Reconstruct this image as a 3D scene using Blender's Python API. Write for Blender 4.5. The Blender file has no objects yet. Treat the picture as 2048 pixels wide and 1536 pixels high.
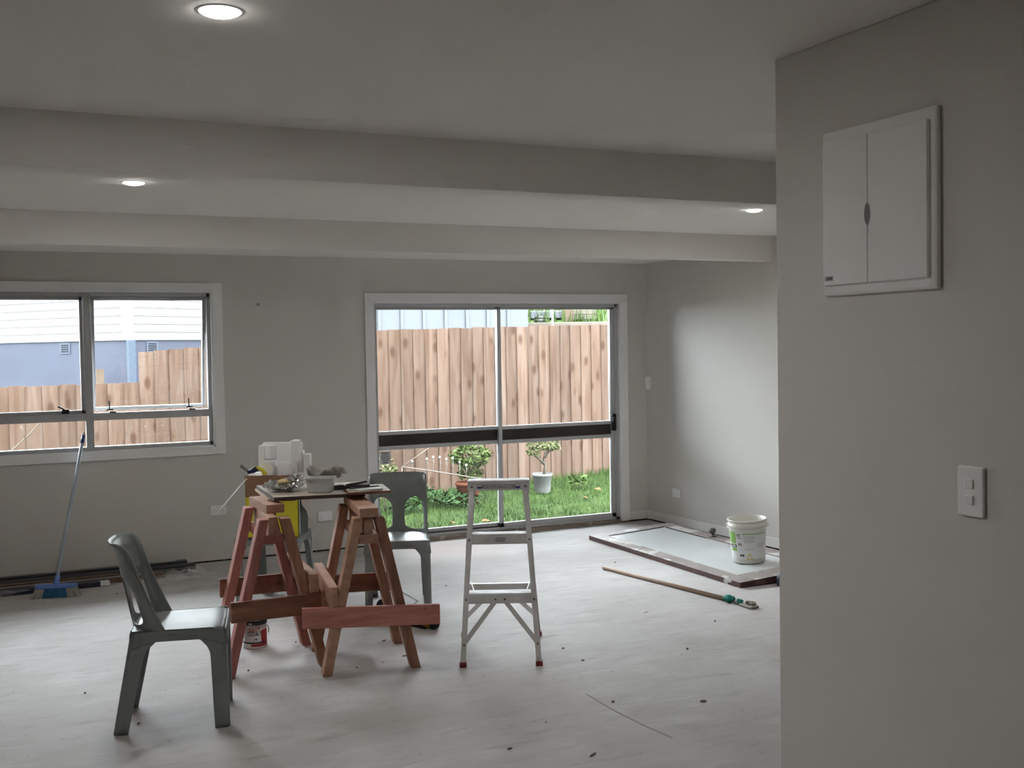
import bpy, math, random
from mathutils import Vector, Matrix, noise
random.seed(7)
R = math.radians
scene = bpy.context.scene
COL = scene.collection

# ------------------------------------------------------------------ camera, sky, exposure
F_PX, YAW, PITCH, ROLL, EYE = 2200.0, R(25.521), R(-1.9391), R(-0.9505), 1.59
fw = Vector((math.sin(YAW)*math.cos(PITCH), math.cos(YAW)*math.cos(PITCH), math.sin(PITCH)))
rt = fw.cross(Vector((0, 0, 1))).normalized()
up = rt.cross(fw)
rt, up = math.cos(ROLL)*rt + math.sin(ROLL)*up, -math.sin(ROLL)*rt + math.cos(ROLL)*up
cam_d = bpy.data.cameras.new('camera')
cam = bpy.data.objects.new('camera', cam_d)
COL.objects.link(cam)
cam_d.sensor_fit = 'HORIZONTAL'; cam_d.sensor_width = 36.0
cam_d.lens = F_PX/2048*36.0
cam_d.clip_start = 0.05; cam_d.clip_end = 300
cam.matrix_world = Matrix(((rt.x, up.x, -fw.x, 0), (rt.y, up.y, -fw.y, 0), (rt.z, up.z, -fw.z, EYE), (0, 0, 0, 1)))
scene.camera = cam

world = bpy.data.worlds.new('overcast_sky'); scene.world = world
world.use_nodes = True
bg = world.node_tree.nodes['Background']
bg.inputs[0].default_value = (0.88, 0.94, 1.0, 1)
bg.inputs[1].default_value = 3.2

scene.view_settings.view_transform = 'Standard'
scene.view_settings.look = 'None'
scene.view_settings.exposure = 3.16
scene.view_settings.gamma = 1.0
scene.view_settings.use_curve_mapping = False
scene.cycles.diffuse_bounces = 8
scene.cycles.max_bounces = 11
scene.cycles.caustics_reflective = False
scene.cycles.caustics_refractive = False
scene.cycles.use_adaptive_sampling = True
scene.cycles.adaptive_threshold = 0.03
scene.cycles.transparent_max_bounces = 12
scene.cycles.use_denoising = True
LED_STRENGTH = 38.0

# ------------------------------------------------------------------ pixel helpers (a pixel gives a direction; the depth comes from the surface it touches)
CAM = Vector((0, 0, EYE))
def ray(x, y): return rt*((x-1024)/F_PX) - up*((y-768)/F_PX) + fw
def onz(x, y, z=0.0):
    d = ray(x, y); return CAM + d*((z-EYE)/d.z)
def ony(x, y, Y):
    d = ray(x, y); return CAM + d*(Y/d.y)
def plan(u, zc):                       # horizontal position at view-depth zc along bearing u = tan(angle)
    return Vector((math.cos(YAW)*u*zc + math.sin(YAW)*zc, -math.sin(YAW)*u*zc + math.cos(YAW)*zc, 0))

# ------------------------------------------------------------------ materials
def mat(name, color, rough=0.6, metal=0.0, var=0.0, vscale=8.0, stretch=(1, 1, 1), bump=0.0, bscale=40.0, color2=None, spots=None, spot_scale=30.0, spot_amt=0.72, rand=0.0, spec=0.5, emit=None):
    m = bpy.data.materials.new(name); m.use_nodes = True
    nt = m.node_tree; n = nt.nodes; l = nt.links
    b = n['Principled BSDF']
    b.inputs['Roughness'].default_value = rough
    b.inputs['Metallic'].default_value = metal
    b.inputs['Specular IOR Level'].default_value = spec
    b.inputs['Base Color'].default_value = (*color, 1)
    tc = n.new('ShaderNodeTexCoord')
    vec = tc.outputs['Object']
    oi = n.new('ShaderNodeObjectInfo')
    if stretch != (1, 1, 1) or rand:
        mp = n.new('ShaderNodeMapping'); mp.inputs['Scale'].default_value = stretch
        l.new(vec, mp.inputs['Vector'])
        if rand:
            sc_ = n.new('ShaderNodeVectorMath'); sc_.operation = 'SCALE'
            sc_.inputs[0].default_value = (37, 23, 51); l.new(oi.outputs['Random'], sc_.inputs['Scale'])
            l.new(sc_.outputs[0], mp.inputs['Location'])
        vec = mp.outputs[0]
    out = None
    if var or color2:
        nz = n.new('ShaderNodeTexNoise'); nz.inputs['Scale'].default_value = vscale; nz.inputs['Detail'].default_value = 6; nz.inputs['Roughness'].default_value = 0.6
        l.new(vec, nz.inputs['Vector'])
        rp = n.new('ShaderNodeValToRGB')
        c1 = tuple(c*(1-var) for c in color); c2 = color2 or tuple(min(1, c*(1+var)) for c in color)
        rp.color_ramp.elements[0].position = 0.3; rp.color_ramp.elements[1].position = 0.7
        rp.color_ramp.elements[0].color = (*c1, 1); rp.color_ramp.elements[1].color = (*c2, 1)
        l.new(nz.outputs['Fac'], rp.inputs[0]); out = rp.outputs[0]
    if rand and out:
        hs = n.new('ShaderNodeHueSaturation')
        mr = n.new('ShaderNodeMapRange'); mr.inputs['To Min'].default_value = 1-rand; mr.inputs['To Max'].default_value = 1+rand
        l.new(oi.outputs['Random'], mr.inputs['Value']); l.new(mr.outputs[0], hs.inputs['Value'])
        l.new(out, hs.inputs['Color']); out = hs.outputs[0]
    if spots:
        n2 = n.new('ShaderNodeTexNoise'); n2.inputs['Scale'].default_value = spot_scale; n2.inputs['Detail'].default_value = 4
        l.new(tc.outputs['Object'], n2.inputs['Vector'])
        r2 = n.new('ShaderNodeValToRGB'); r2.color_ramp.elements[0].position = spot_amt-0.02; r2.color_ramp.elements[1].position = spot_amt+0.03
        l.new(n2.outputs['Fac'], r2.inputs[0])
        mx = n.new('ShaderNodeMix'); mx.data_type = 'RGBA'
        if out: l.new(out, mx.inputs[6])
        else: mx.inputs[6].default_value = (*color, 1)
        mx.inputs[7].default_value = (*spots, 1)
        l.new(r2.outputs[0], mx.inputs[0]); out = mx.outputs[2]
    if out: l.new(out, b.inputs['Base Color'])
    if bump:
        n3 = n.new('ShaderNodeTexNoise'); n3.inputs['Scale'].default_value = bscale; n3.inputs['Detail'].default_value = 5
        l.new(vec, n3.inputs['Vector'])
        bp = n.new('ShaderNodeBump'); bp.inputs['Strength'].default_value = bump; bp.inputs['Distance'].default_value = 0.01
        l.new(n3.outputs['Fac'], bp.inputs['Height']); l.new(bp.outputs[0], b.inputs['Normal'])
    if emit:
        b.inputs['Emission Color'].default_value = (*emit[0], 1); b.inputs['Emission Strength'].default_value = emit[1]
    return m

def glass_mat(name, tint=(0.97, 0.985, 0.98), rough=0.0, gloss=1.0):
    m = bpy.data.materials.new(name); m.use_nodes = True
    nt = m.node_tree; n = nt.nodes; l = nt.links
    n.remove(n['Principled BSDF'])
    t = n.new('ShaderNodeBsdfTransparent'); t.inputs[0].default_value = (*tint, 1)
    g = n.new('ShaderNodeBsdfGlossy'); g.inputs['Roughness'].default_value = rough
    fr = n.new('ShaderNodeFresnel'); fr.inputs[0].default_value = 1.45
    mu = n.new('ShaderNodeMath'); mu.operation = 'MULTIPLY'; mu.inputs[1].default_value = gloss
    mx = n.new('ShaderNodeMixShader')
    l.new(fr.outputs[0], mu.inputs[0]); l.new(mu.outputs[0], mx.inputs[0]); l.new(t.outputs[0], mx.inputs[1]); l.new(g.outputs[0], mx.inputs[2])
    l.new(mx.outputs[0], n['Material Output'].inputs[0])
    return m

def film_mat(name, alpha, color, rough=0.3):
    m = bpy.data.materials.new(name); m.use_nodes = True
    nt = m.node_tree; n = nt.nodes; l = nt.links
    b = n['Principled BSDF']; b.inputs['Base Color'].default_value = (*color, 1); b.inputs['Roughness'].default_value = rough
    t = n.new('ShaderNodeBsdfTransparent'); mx = n.new('ShaderNodeMixShader'); mx.inputs[0].default_value = alpha
    l.new(t.outputs[0], mx.inputs[1]); l.new(b.outputs[0], mx.inputs[2]); l.new(mx.outputs[0], n['Material Output'].inputs[0])
    return m

def floor_mat():
    m = bpy.data.materials.new('dusty_concrete'); m.use_nodes = True
    nt = m.node_tree; n = nt.nodes; l = nt.links
    b = n['Principled BSDF']; b.inputs['Roughness'].default_value = 0.75; b.inputs['Specular IOR Level'].default_value = 0.2
    tc = n.new('ShaderNodeTexCoord')
    def nz(scale, detail, stretch=(1, 1, 1), rot=0.0, loc=(0, 0, 0)):
        mp = n.new('ShaderNodeMapping'); mp.inputs['Scale'].default_value = stretch; mp.inputs['Rotation'].default_value = (0, 0, rot); mp.inputs['Location'].default_value = loc
        l.new(tc.outputs['Object'], mp.inputs[0])
        t = n.new('ShaderNodeTexNoise'); t.inputs['Scale'].default_value = scale; t.inputs['Detail'].default_value = detail; t.inputs['Roughness'].default_value = 0.62
        l.new(mp.outputs[0], t.inputs['Vector']); return t.outputs['Fac']
    def ramp(src, p0, p1, c0, c1):
        r = n.new('ShaderNodeValToRGB'); r.color_ramp.elements[0].position = p0; r.color_ramp.elements[1].position = p1
        r.color_ramp.elements[0].color = (*c0, 1); r.color_ramp.elements[1].color = (*c1, 1); l.new(src, r.inputs[0]); return r.outputs[0]
    def mix(f, a, c):
        x = n.new('ShaderNodeMix'); x.data_type = 'RGBA'; l.new(f, x.inputs[0]); l.new(a, x.inputs[6])
        if isinstance(c, tuple): x.inputs[7].default_value = (*c, 1)
        else: l.new(c, x.inputs[7])
        return x.outputs[2]
    base = ramp(nz(1.3, 5), 0.3, 0.7, (0.437, 0.413, 0.401), (0.576, 0.558, 0.550))
    streak = ramp(nz(6, 5, (0.5, 1.7, 1), R(20)), 0.52, 0.72, (0, 0, 0), (0.42, 0.42, 0.42))
    c = mix(streak, base, (0.68, 0.665, 0.65))
    streak2 = ramp(nz(8, 6, (0.45, 1.9, 1), R(6), (5, 3, 0)), 0.54, 0.72, (0, 0, 0), (0.5, 0.5, 0.5))
    c = mix(streak2, c, (0.32, 0.30, 0.285))
    dirt = ramp(nz(26, 3, loc=(9, 4, 0)), 0.66, 0.73, (0, 0, 0), (0.55, 0.55, 0.55))
    c = mix(dirt, c, (0.22, 0.205, 0.19))
    # faint red sawdust spill under the trestles
    gr = n.new('ShaderNodeTexGradient'); gr.gradient_type = 'SPHERICAL'
    mp = n.new('ShaderNodeMapping'); mp.inputs['Location'].default_value = (-1.7/0.75, -5.15/0.75, 0); mp.inputs['Scale'].default_value = (1/0.75, 1/0.75, 1)
    l.new(tc.outputs['Object'], mp.inputs[0]); l.new(mp.outputs[0], gr.inputs[0])
    ml = n.new('ShaderNodeMath'); ml.operation = 'MULTIPLY'; l.new(gr.outputs['Fac'], ml.inputs[0]); l.new(nz(3, 2), ml.inputs[1])
    c = mix(ml.outputs[0], c, (0.44, 0.30, 0.275))
    l.new(c, b.inputs['Base Color'])
    return m

def wood_fence_mat():
    m = bpy.data.materials.new('fence_timber'); m.use_nodes = True
    nt = m.node_tree; n = nt.nodes; l = nt.links
    b = n['Principled BSDF']; b.inputs['Roughness'].default_value = 0.8
    tc = n.new('ShaderNodeTexCoord'); oi = n.new('ShaderNodeObjectInfo')
    s = n.new('ShaderNodeVectorMath'); s.operation = 'SCALE'; s.inputs[0].default_value = (31, 17, 43); l.new(oi.outputs['Random'], s.inputs['Scale'])
    ge = n.new('ShaderNodeNewGeometry')
    ad = n.new('ShaderNodeVectorMath'); l.new(ge.outputs['Position'], ad.inputs[0]); l.new(s.outputs[0], ad.inputs[1])
    def mapped(sc):
        mp = n.new('ShaderNodeMapping'); mp.inputs['Scale'].default_value = sc; l.new(ad.outputs[0], mp.inputs[0]); return mp.outputs[0]
    big = n.new('ShaderNodeTexNoise'); big.inputs['Scale'].default_value = 1.0; big.inputs['Detail'].default_value = 3; big.inputs['Distortion'].default_value = 1.2
    l.new(mapped((9, 9, 1.1)), big.inputs['Vector'])
    rp = n.new('ShaderNodeValToRGB'); e = rp.color_ramp.elements
    e[0].position = 0.28; e[0].color = (0.0558, 0.0336, 0.0232, 1); e[1].position = 0.72; e[1].color = (0.0875, 0.0636, 0.0512, 1)
    x = e.new(0.5); x.color = (0.0745, 0.0491, 0.0363, 1)
    l.new(big.outputs['Fac'], rp.inputs[0])
    gr = n.new('ShaderNodeTexNoise'); gr.inputs['Scale'].default_value = 1.0; gr.inputs['Detail'].default_value = 5; l.new(mapped((32, 32, 1.2)), gr.inputs['Vector'])
    r2 = n.new('ShaderNodeValToRGB'); r2.color_ramp.elements[0].position = 0.3; r2.color_ramp.elements[0].color = (0.78, 0.76, 0.74, 1); r2.color_ramp.elements[1].position = 0.65; r2.color_ramp.elements[1].color = (1.06, 1.05, 1.04, 1)
    l.new(gr.outputs['Fac'], r2.inputs[0])
    mu = n.new('ShaderNodeMix'); mu.data_type = 'RGBA'; mu.blend_type = 'MULTIPLY'; mu.inputs[0].default_value = 1
    l.new(rp.outputs[0], mu.inputs[6]); l.new(r2.outputs[0], mu.inputs[7])
    vo = n.new('ShaderNodeTexVoronoi'); vo.inputs['Scale'].default_value = 1.0; l.new(mapped((6.5, 6.5, 3.2)), vo.inputs['Vector'])
    r3 = n.new('ShaderNodeValToRGB'); r3.color_ramp.elements[0].position = 0.13; r3.color_ramp.elements[0].color = (0.75, 0.75, 0.75, 1); r3.color_ramp.elements[1].position = 0.27; r3.color_ramp.elements[1].color = (0, 0, 0, 1)
    l.new(vo.outputs['Distance'], r3.inputs[0])
    mk = n.new('ShaderNodeMix'); mk.data_type = 'RGBA'; l.new(r3.outputs[0], mk.inputs[0]); l.new(mu.outputs[2], mk.inputs[6]); mk.inputs[7].default_value = (0.0317, 0.0155, 0.0094, 1)
    hs = n.new('ShaderNodeHueSaturation'); mr = n.new('ShaderNodeMapRange'); mr.inputs['To Min'].default_value = 0.84; mr.inputs['To Max'].default_value = 1.14
    l.new(oi.outputs['Random'], mr.inputs['Value']); l.new(mr.outputs[0], hs.inputs['Value']); l.new(mk.outputs[2], hs.inputs['Color'])
    l.new(hs.outputs[0], b.inputs['Base Color'])
    return m

M = {}
M['wall'] = mat('grey_wall_paint', (0.66, 0.635, 0.60), 0.65)
M['ceiling'] = mat('ceiling_paint', (0.84, 0.815, 0.78), 0.8)
M['trim'] = mat('white_trim_paint', (0.88, 0.875, 0.865), 0.4)
M['skirting'] = mat('primed_skirting', (0.80, 0.785, 0.77), 0.5)
M['gap'] = mat('gap_shade', (0.012, 0.010, 0.008), 0.95, spots=(0.10, 0.085, 0.07), spot_scale=14, spot_amt=0.58)  # shade of the gap under the lining painted near black, with paler specks
M['floor'] = floor_mat()
M['crack'] = mat('floor_crack_fill', (0.30, 0.28, 0.265), 0.9)
M['alu_frame'] = mat('grey_aluminium_joinery', (0.50, 0.505, 0.515), 0.42, metal=0.25)
M['alu_dark'] = mat('dark_track', (0.12, 0.12, 0.125), 0.5, metal=0.4)  # darker grey aluminium for the sliding track
M['brown_strip'] = mat('dark_brown_rail', (0.028, 0.019, 0.016), 0.45, var=0.3, vscale=6, stretch=(1, 8, 8))
M['glass'] = glass_mat('window_glass')
M['black'] = mat('black_plastic', (0.012, 0.012, 0.013), 0.4)
M['sill_wood'] = mat('worn_sill_timber', (0.34, 0.28, 0.23), 0.7, var=0.3, vscale=5, stretch=(1, 10, 10), spots=(0.55, 0.52, 0.48), spot_scale=16, spot_amt=0.60)
M['plate'] = mat('white_switch_plastic', (0.90, 0.90, 0.89), 0.35)
M['box_white'] = mat('switchboard_white', (0.88, 0.87, 0.86), 0.28)
M['slot'] = mat('recess_grey', (0.22, 0.21, 0.20), 0.6)
M['chair'] = mat('grey_green_resin', (0.215, 0.235, 0.23), 0.42, var=0.12, vscale=6, spots=(0.34, 0.34, 0.33), spot_scale=22, spot_amt=0.735)
M['saw_red'] = mat('red_stained_timber', (0.419, 0.142, 0.115), 0.75, var=0.28, vscale=3, stretch=(9, 9, 1.2), color2=(0.499, 0.209, 0.162), rand=0.12)
M['saw_brown'] = mat('brown_timber', (0.338, 0.155, 0.095), 0.75, var=0.25, vscale=3, stretch=(9, 9, 1.2), color2=(0.446, 0.230, 0.142), rand=0.12)
M['saw_tan'] = mat('tan_timber', (0.470, 0.263, 0.174), 0.75, var=0.18, vscale=3, stretch=(9, 1.2, 9), color2=(0.560, 0.342, 0.235), rand=0.10)
M['saw_cross_red'] = mat('red_cross_timber', (0.5589, 0.1943, 0.1633), 0.75, var=0.25, vscale=3, stretch=(1.2, 9, 9), color2=(0.6831, 0.3105, 0.2484), rand=0.05, spots=(0.1391, 0.0471, 0.0391), spot_scale=9, spot_amt=0.70)
M['saw_cross_brown'] = mat('brown_cross_timber', (0.216, 0.084, 0.047), 0.75, var=0.3, vscale=3, stretch=(1.2, 9, 9), color2=(0.311, 0.135, 0.081), rand=0.05)
M['board_top'] = mat('tan_board', (0.40, 0.33, 0.26), 0.7, var=0.12, vscale=5, spots=(0.25, 0.2, 0.15), spot_scale=12, spot_amt=0.68)
M['board_edge'] = mat('dark_board_edge', (0.07, 0.045, 0.035), 0.8)
M['ply'] = mat('plywood', (0.48, 0.33, 0.24), 0.7, var=0.2, vscale=6, stretch=(1, 1, 18))
M['alu'] = mat('brushed_aluminium', (0.78, 0.77, 0.76), 0.45, metal=0.25, var=0.08, vscale=10, spots=(0.75, 0.75, 0.74), spot_scale=24, spot_amt=0.74)
M['rubber_red'] = mat('red_rubber', (0.25, 0.03, 0.03), 0.6)
M['rivet'] = mat('rivet_steel', (0.16, 0.16, 0.165), 0.4, metal=0.6)
M['label_white'] = mat('label_white', (0.75, 0.76, 0.76), 0.5)
M['label_grey'] = mat('label_grey', (0.30, 0.30, 0.30), 0.5)
M['ink'] = mat('black_ink', (0.025, 0.025, 0.028), 0.5)
M['ink_soft'] = mat('grey_ink', (0.36, 0.35, 0.34), 0.5)
M['red'] = mat('red_print', (0.42, 0.02, 0.02), 0.45)
M['blue_print'] = mat('blue_print', (0.03, 0.05, 0.28), 0.5)
M['green_print'] = mat('green_print', (0.25, 0.46, 0.10), 0.5)
M['yellow_print'] = mat('yellow_print', (0.72, 0.48, 0.10), 0.5)
M['pail'] = mat('pail_plastic', (0.72, 0.70, 0.65), 0.4, var=0.05, vscale=8, spots=(0.45, 0.43, 0.40), spot_scale=18, spot_amt=0.70)
M['can_metal'] = mat('tin_metal', (0.5, 0.5, 0.5), 0.35, metal=0.7)
M['door_brown'] = mat('brown_door_frame', (0.085, 0.04, 0.035), 0.5, var=0.2, vscale=6, spots=(0.62, 0.60, 0.58), spot_scale=9, spot_amt=0.66)
M['door_dusty'] = mat('dusty_brown_door_face', (0.30, 0.255, 0.24), 0.6, var=0.25, vscale=4, spots=(0.60, 0.58, 0.56), spot_scale=5, spot_amt=0.56)
M['door_panel'] = mat('dusty_pale_glass_panel', (0.60, 0.62, 0.62), 0.35, var=0.06, vscale=2.5, spots=(0.46, 0.45, 0.44), spot_scale=6, spot_amt=0.70)
M['knob'] = mat('dull_bronze_knob', (0.13, 0.12, 0.115), 0.45, metal=0.5)
M['pole'] = mat('pole_timber', (0.36, 0.25, 0.18), 0.65, var=0.15, vscale=6, stretch=(6, 1, 6))
M['teal'] = mat('teal_cloth', (0.02, 0.26, 0.22), 0.8, var=0.3, vscale=30)
M['bristle_white'] = mat('white_bristle', (0.3600, 0.3384, 0.2952), 0.85)
M['bristle_blue'] = mat('blue_bristle', (0.02, 0.115, 0.24), 0.85, var=0.3, vscale=60)
M['broom_blue'] = mat('blue_broom_plastic', (0.13, 0.24, 0.60), 0.4)
M['broom_handle'] = mat('pale_blue_handle', (0.42, 0.47, 0.55), 0.4)
M['strip_dark'] = mat('dark_profile', (0.025, 0.025, 0.033), 0.45)
M['strip_navy'] = mat('navy_profile', (0.018, 0.020, 0.045), 0.5)
M['strip_brown'] = mat('brown_profile', (0.16, 0.085, 0.055), 0.6, var=0.25, vscale=5, stretch=(1, 9, 9))
M['strip_grey'] = mat('grey_profile', (0.30, 0.29, 0.27), 0.6)
M['film'] = film_mat('clear_plastic_film', 0.22, (0.70, 0.70, 0.69))
M['cardboard'] = mat('cardboard', (0.27, 0.155, 0.09), 0.85, var=0.06, vscale=6)
M['cardboard_pale'] = mat('pale_cardboard', (0.50, 0.42, 0.36), 0.85)
M['box_yellow'] = mat('yellow_printed_card', (0.60, 0.55, 0.02), 0.55)
M['box_black'] = mat('black_printed_card', (0.018, 0.018, 0.02), 0.5)
M['foam'] = mat('white_polystyrene', (0.95, 0.95, 0.95), 0.8, bump=0.15, bscale=160)
M['foil'] = mat('aluminium_foil', (0.78, 0.78, 0.78), 0.12, metal=1.0)
M['bread'] = mat('yellow_bread', (0.85, 0.68, 0.34), 0.85, var=0.15, vscale=40)
M['tub'] = film_mat('translucent_tub_plastic', 0.80, (0.68, 0.69, 0.69), 0.35)
M['dust_tray'] = mat('dusty_tray', (0.42, 0.40, 0.36), 0.7, var=0.3, vscale=20)
M['tool_yellow'] = mat('yellow_tool_plastic', (0.66, 0.58, 0.03), 0.45)
M['tool_blue'] = mat('navy_tool_plastic', (0.012, 0.02, 0.09), 0.45)
M['tool_amber'] = mat('amber_tool_plastic', (0.42, 0.22, 0.03), 0.5)
M['steel'] = mat('steel', (0.42, 0.42, 0.42), 0.35, metal=0.8)
M['white_rod'] = mat('white_rod', (0.70, 0.68, 0.64), 0.5)
M['plate_white'] = mat('dusty_white_plate', (0.62, 0.62, 0.60), 0.5)
M['led'] = mat('led_lens', (1, 1, 1), 0.5, emit=((1.0, 0.985, 0.95), 5.0))
M['led'].cycles.emission_sampling = 'NONE'
M['chip'] = mat('debris_dark', (0.11, 0.095, 0.08), 0.9)
M['chip_pale'] = mat('debris_pale', (0.62, 0.60, 0.57), 0.9)
M['fence'] = wood_fence_mat()
M['fence_rail'] = mat('fence_rail_timber', (0.0650, 0.0478, 0.0343), 0.8, var=0.2)
M['lawn'] = mat('lawn_soil', (0.0169, 0.0296, 0.0077), 0.9, var=0.4, vscale=4)
M['grass'] = mat('grass_blades', (0.0218, 0.0479, 0.0099), 0.7, var=0.45, vscale=1.6, color2=(0.0494, 0.0775, 0.0205))
M['bank_grass'] = mat('bank_grass', (0.0220, 0.0453, 0.0083), 0.8, var=0.4, vscale=2.5, color2=(0.0413, 0.0687, 0.0164))
M['leaf'] = mat('shrub_leaves', (0.0261, 0.0523, 0.0104), 0.55, var=0.5, vscale=14, color2=(0.0650, 0.0911, 0.0261))
M['leaf_pale'] = mat('pale_leaves', (0.0478, 0.0694, 0.0194), 0.55, var=0.4, vscale=14, color2=(0.1038, 0.1083, 0.0523))
M['leaf_dark'] = mat('ground_cover_leaves', (0.0104, 0.0306, 0.0090), 0.6, var=0.5, vscale=10, color2=(0.0306, 0.0605, 0.0194))
M['trunk'] = mat('grey_trunk', (0.0771, 0.0647, 0.0531), 0.85, var=0.3, vscale=20)
M['dry_stem'] = mat('dry_stem', (0.1203, 0.1012, 0.0838), 0.85)
M['seed'] = mat('white_seed_head', (0.1733, 0.1684, 0.1584), 0.9)
M['terracotta'] = mat('terracotta', (0.0862, 0.0315, 0.0182), 0.75, var=0.2, vscale=8)
M['white_pot'] = mat('weathered_white_pot', (0.1194, 0.1194, 0.1149), 0.7, var=0.15, vscale=8, spots=(0.0537, 0.0582, 0.0433), spot_scale=9, spot_amt=0.68)
M['soil'] = mat('potting_soil', (0.05, 0.035, 0.025), 0.95)
M['leaf_litter'] = mat('fallen_leaf', (0.0821, 0.0456, 0.0191), 0.85)
M['house_base'] = mat('blue_grey_plaster', (0.0328, 0.0358, 0.0478), 0.75, var=0.10, vscale=1.2)
M['house_pipe'] = mat('pale_blue_paint', (0.0358, 0.0451, 0.0597), 0.6)
M['siding'] = mat('white_weatherboard', (0.1149, 0.1149, 0.1149), 0.6)
M['vent'] = mat('vent_grille', (0.0409, 0.0452, 0.0598), 0.6)
M['vent_slot'] = mat('vent_slot', (0.0091, 0.0100, 0.0132), 0.8)
M['roof'] = mat('dark_roof', (0.12, 0.12, 0.13), 0.6)
M['shed'] = mat('pale_steel_cladding', (0.0730, 0.0774, 0.0847), 0.45, var=0.05, vscale=1.2, spots=(0.0935, 0.0956, 0.1015), spot_scale=4.5, spot_amt=0.70)
M['galv'] = mat('galvanised_pole', (0.1327, 0.1368, 0.1443), 0.5, metal=0.3)
M['sleeper'] = mat('weathered_sleeper', (0.0776, 0.0582, 0.0410), 0.85, var=0.25, vscale=3, stretch=(1, 6, 6))
M['sleeper_pale'] = mat('pale_sawn_timber', (0.0845, 0.0733, 0.0599), 0.8, var=0.2, vscale=3, stretch=(1, 6, 6))
M['render_ext'] = mat('exterior_cladding', (0.55, 0.54, 0.52), 0.8)

for k_ in ('fence', 'fence_rail', 'lawn', 'grass', 'bank_grass', 'leaf', 'leaf_pale', 'leaf_dark', 'house_base', 'siding', 'shed', 'sleeper', 'sleeper_pale', 'dry_stem', 'terracotta', 'white_pot', 'trunk', 'vent', 'vent_slot', 'house_pipe', 'seed', 'leaf_litter', 'soil', 'galv'):
    M[k_].node_tree.nodes['Principled BSDF'].inputs['Specular IOR Level'].default_value = 0.08   # dull weathered outdoor surfaces

# ------------------------------------------------------------------ mesh builder
def root_matrix(p):
    m = Matrix.Identity(4)
    while p is not None:
        m = Matrix.LocRotScale(p.location, p.rotation_euler, p.scale) @ m
        p = p.parent
    return m

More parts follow.
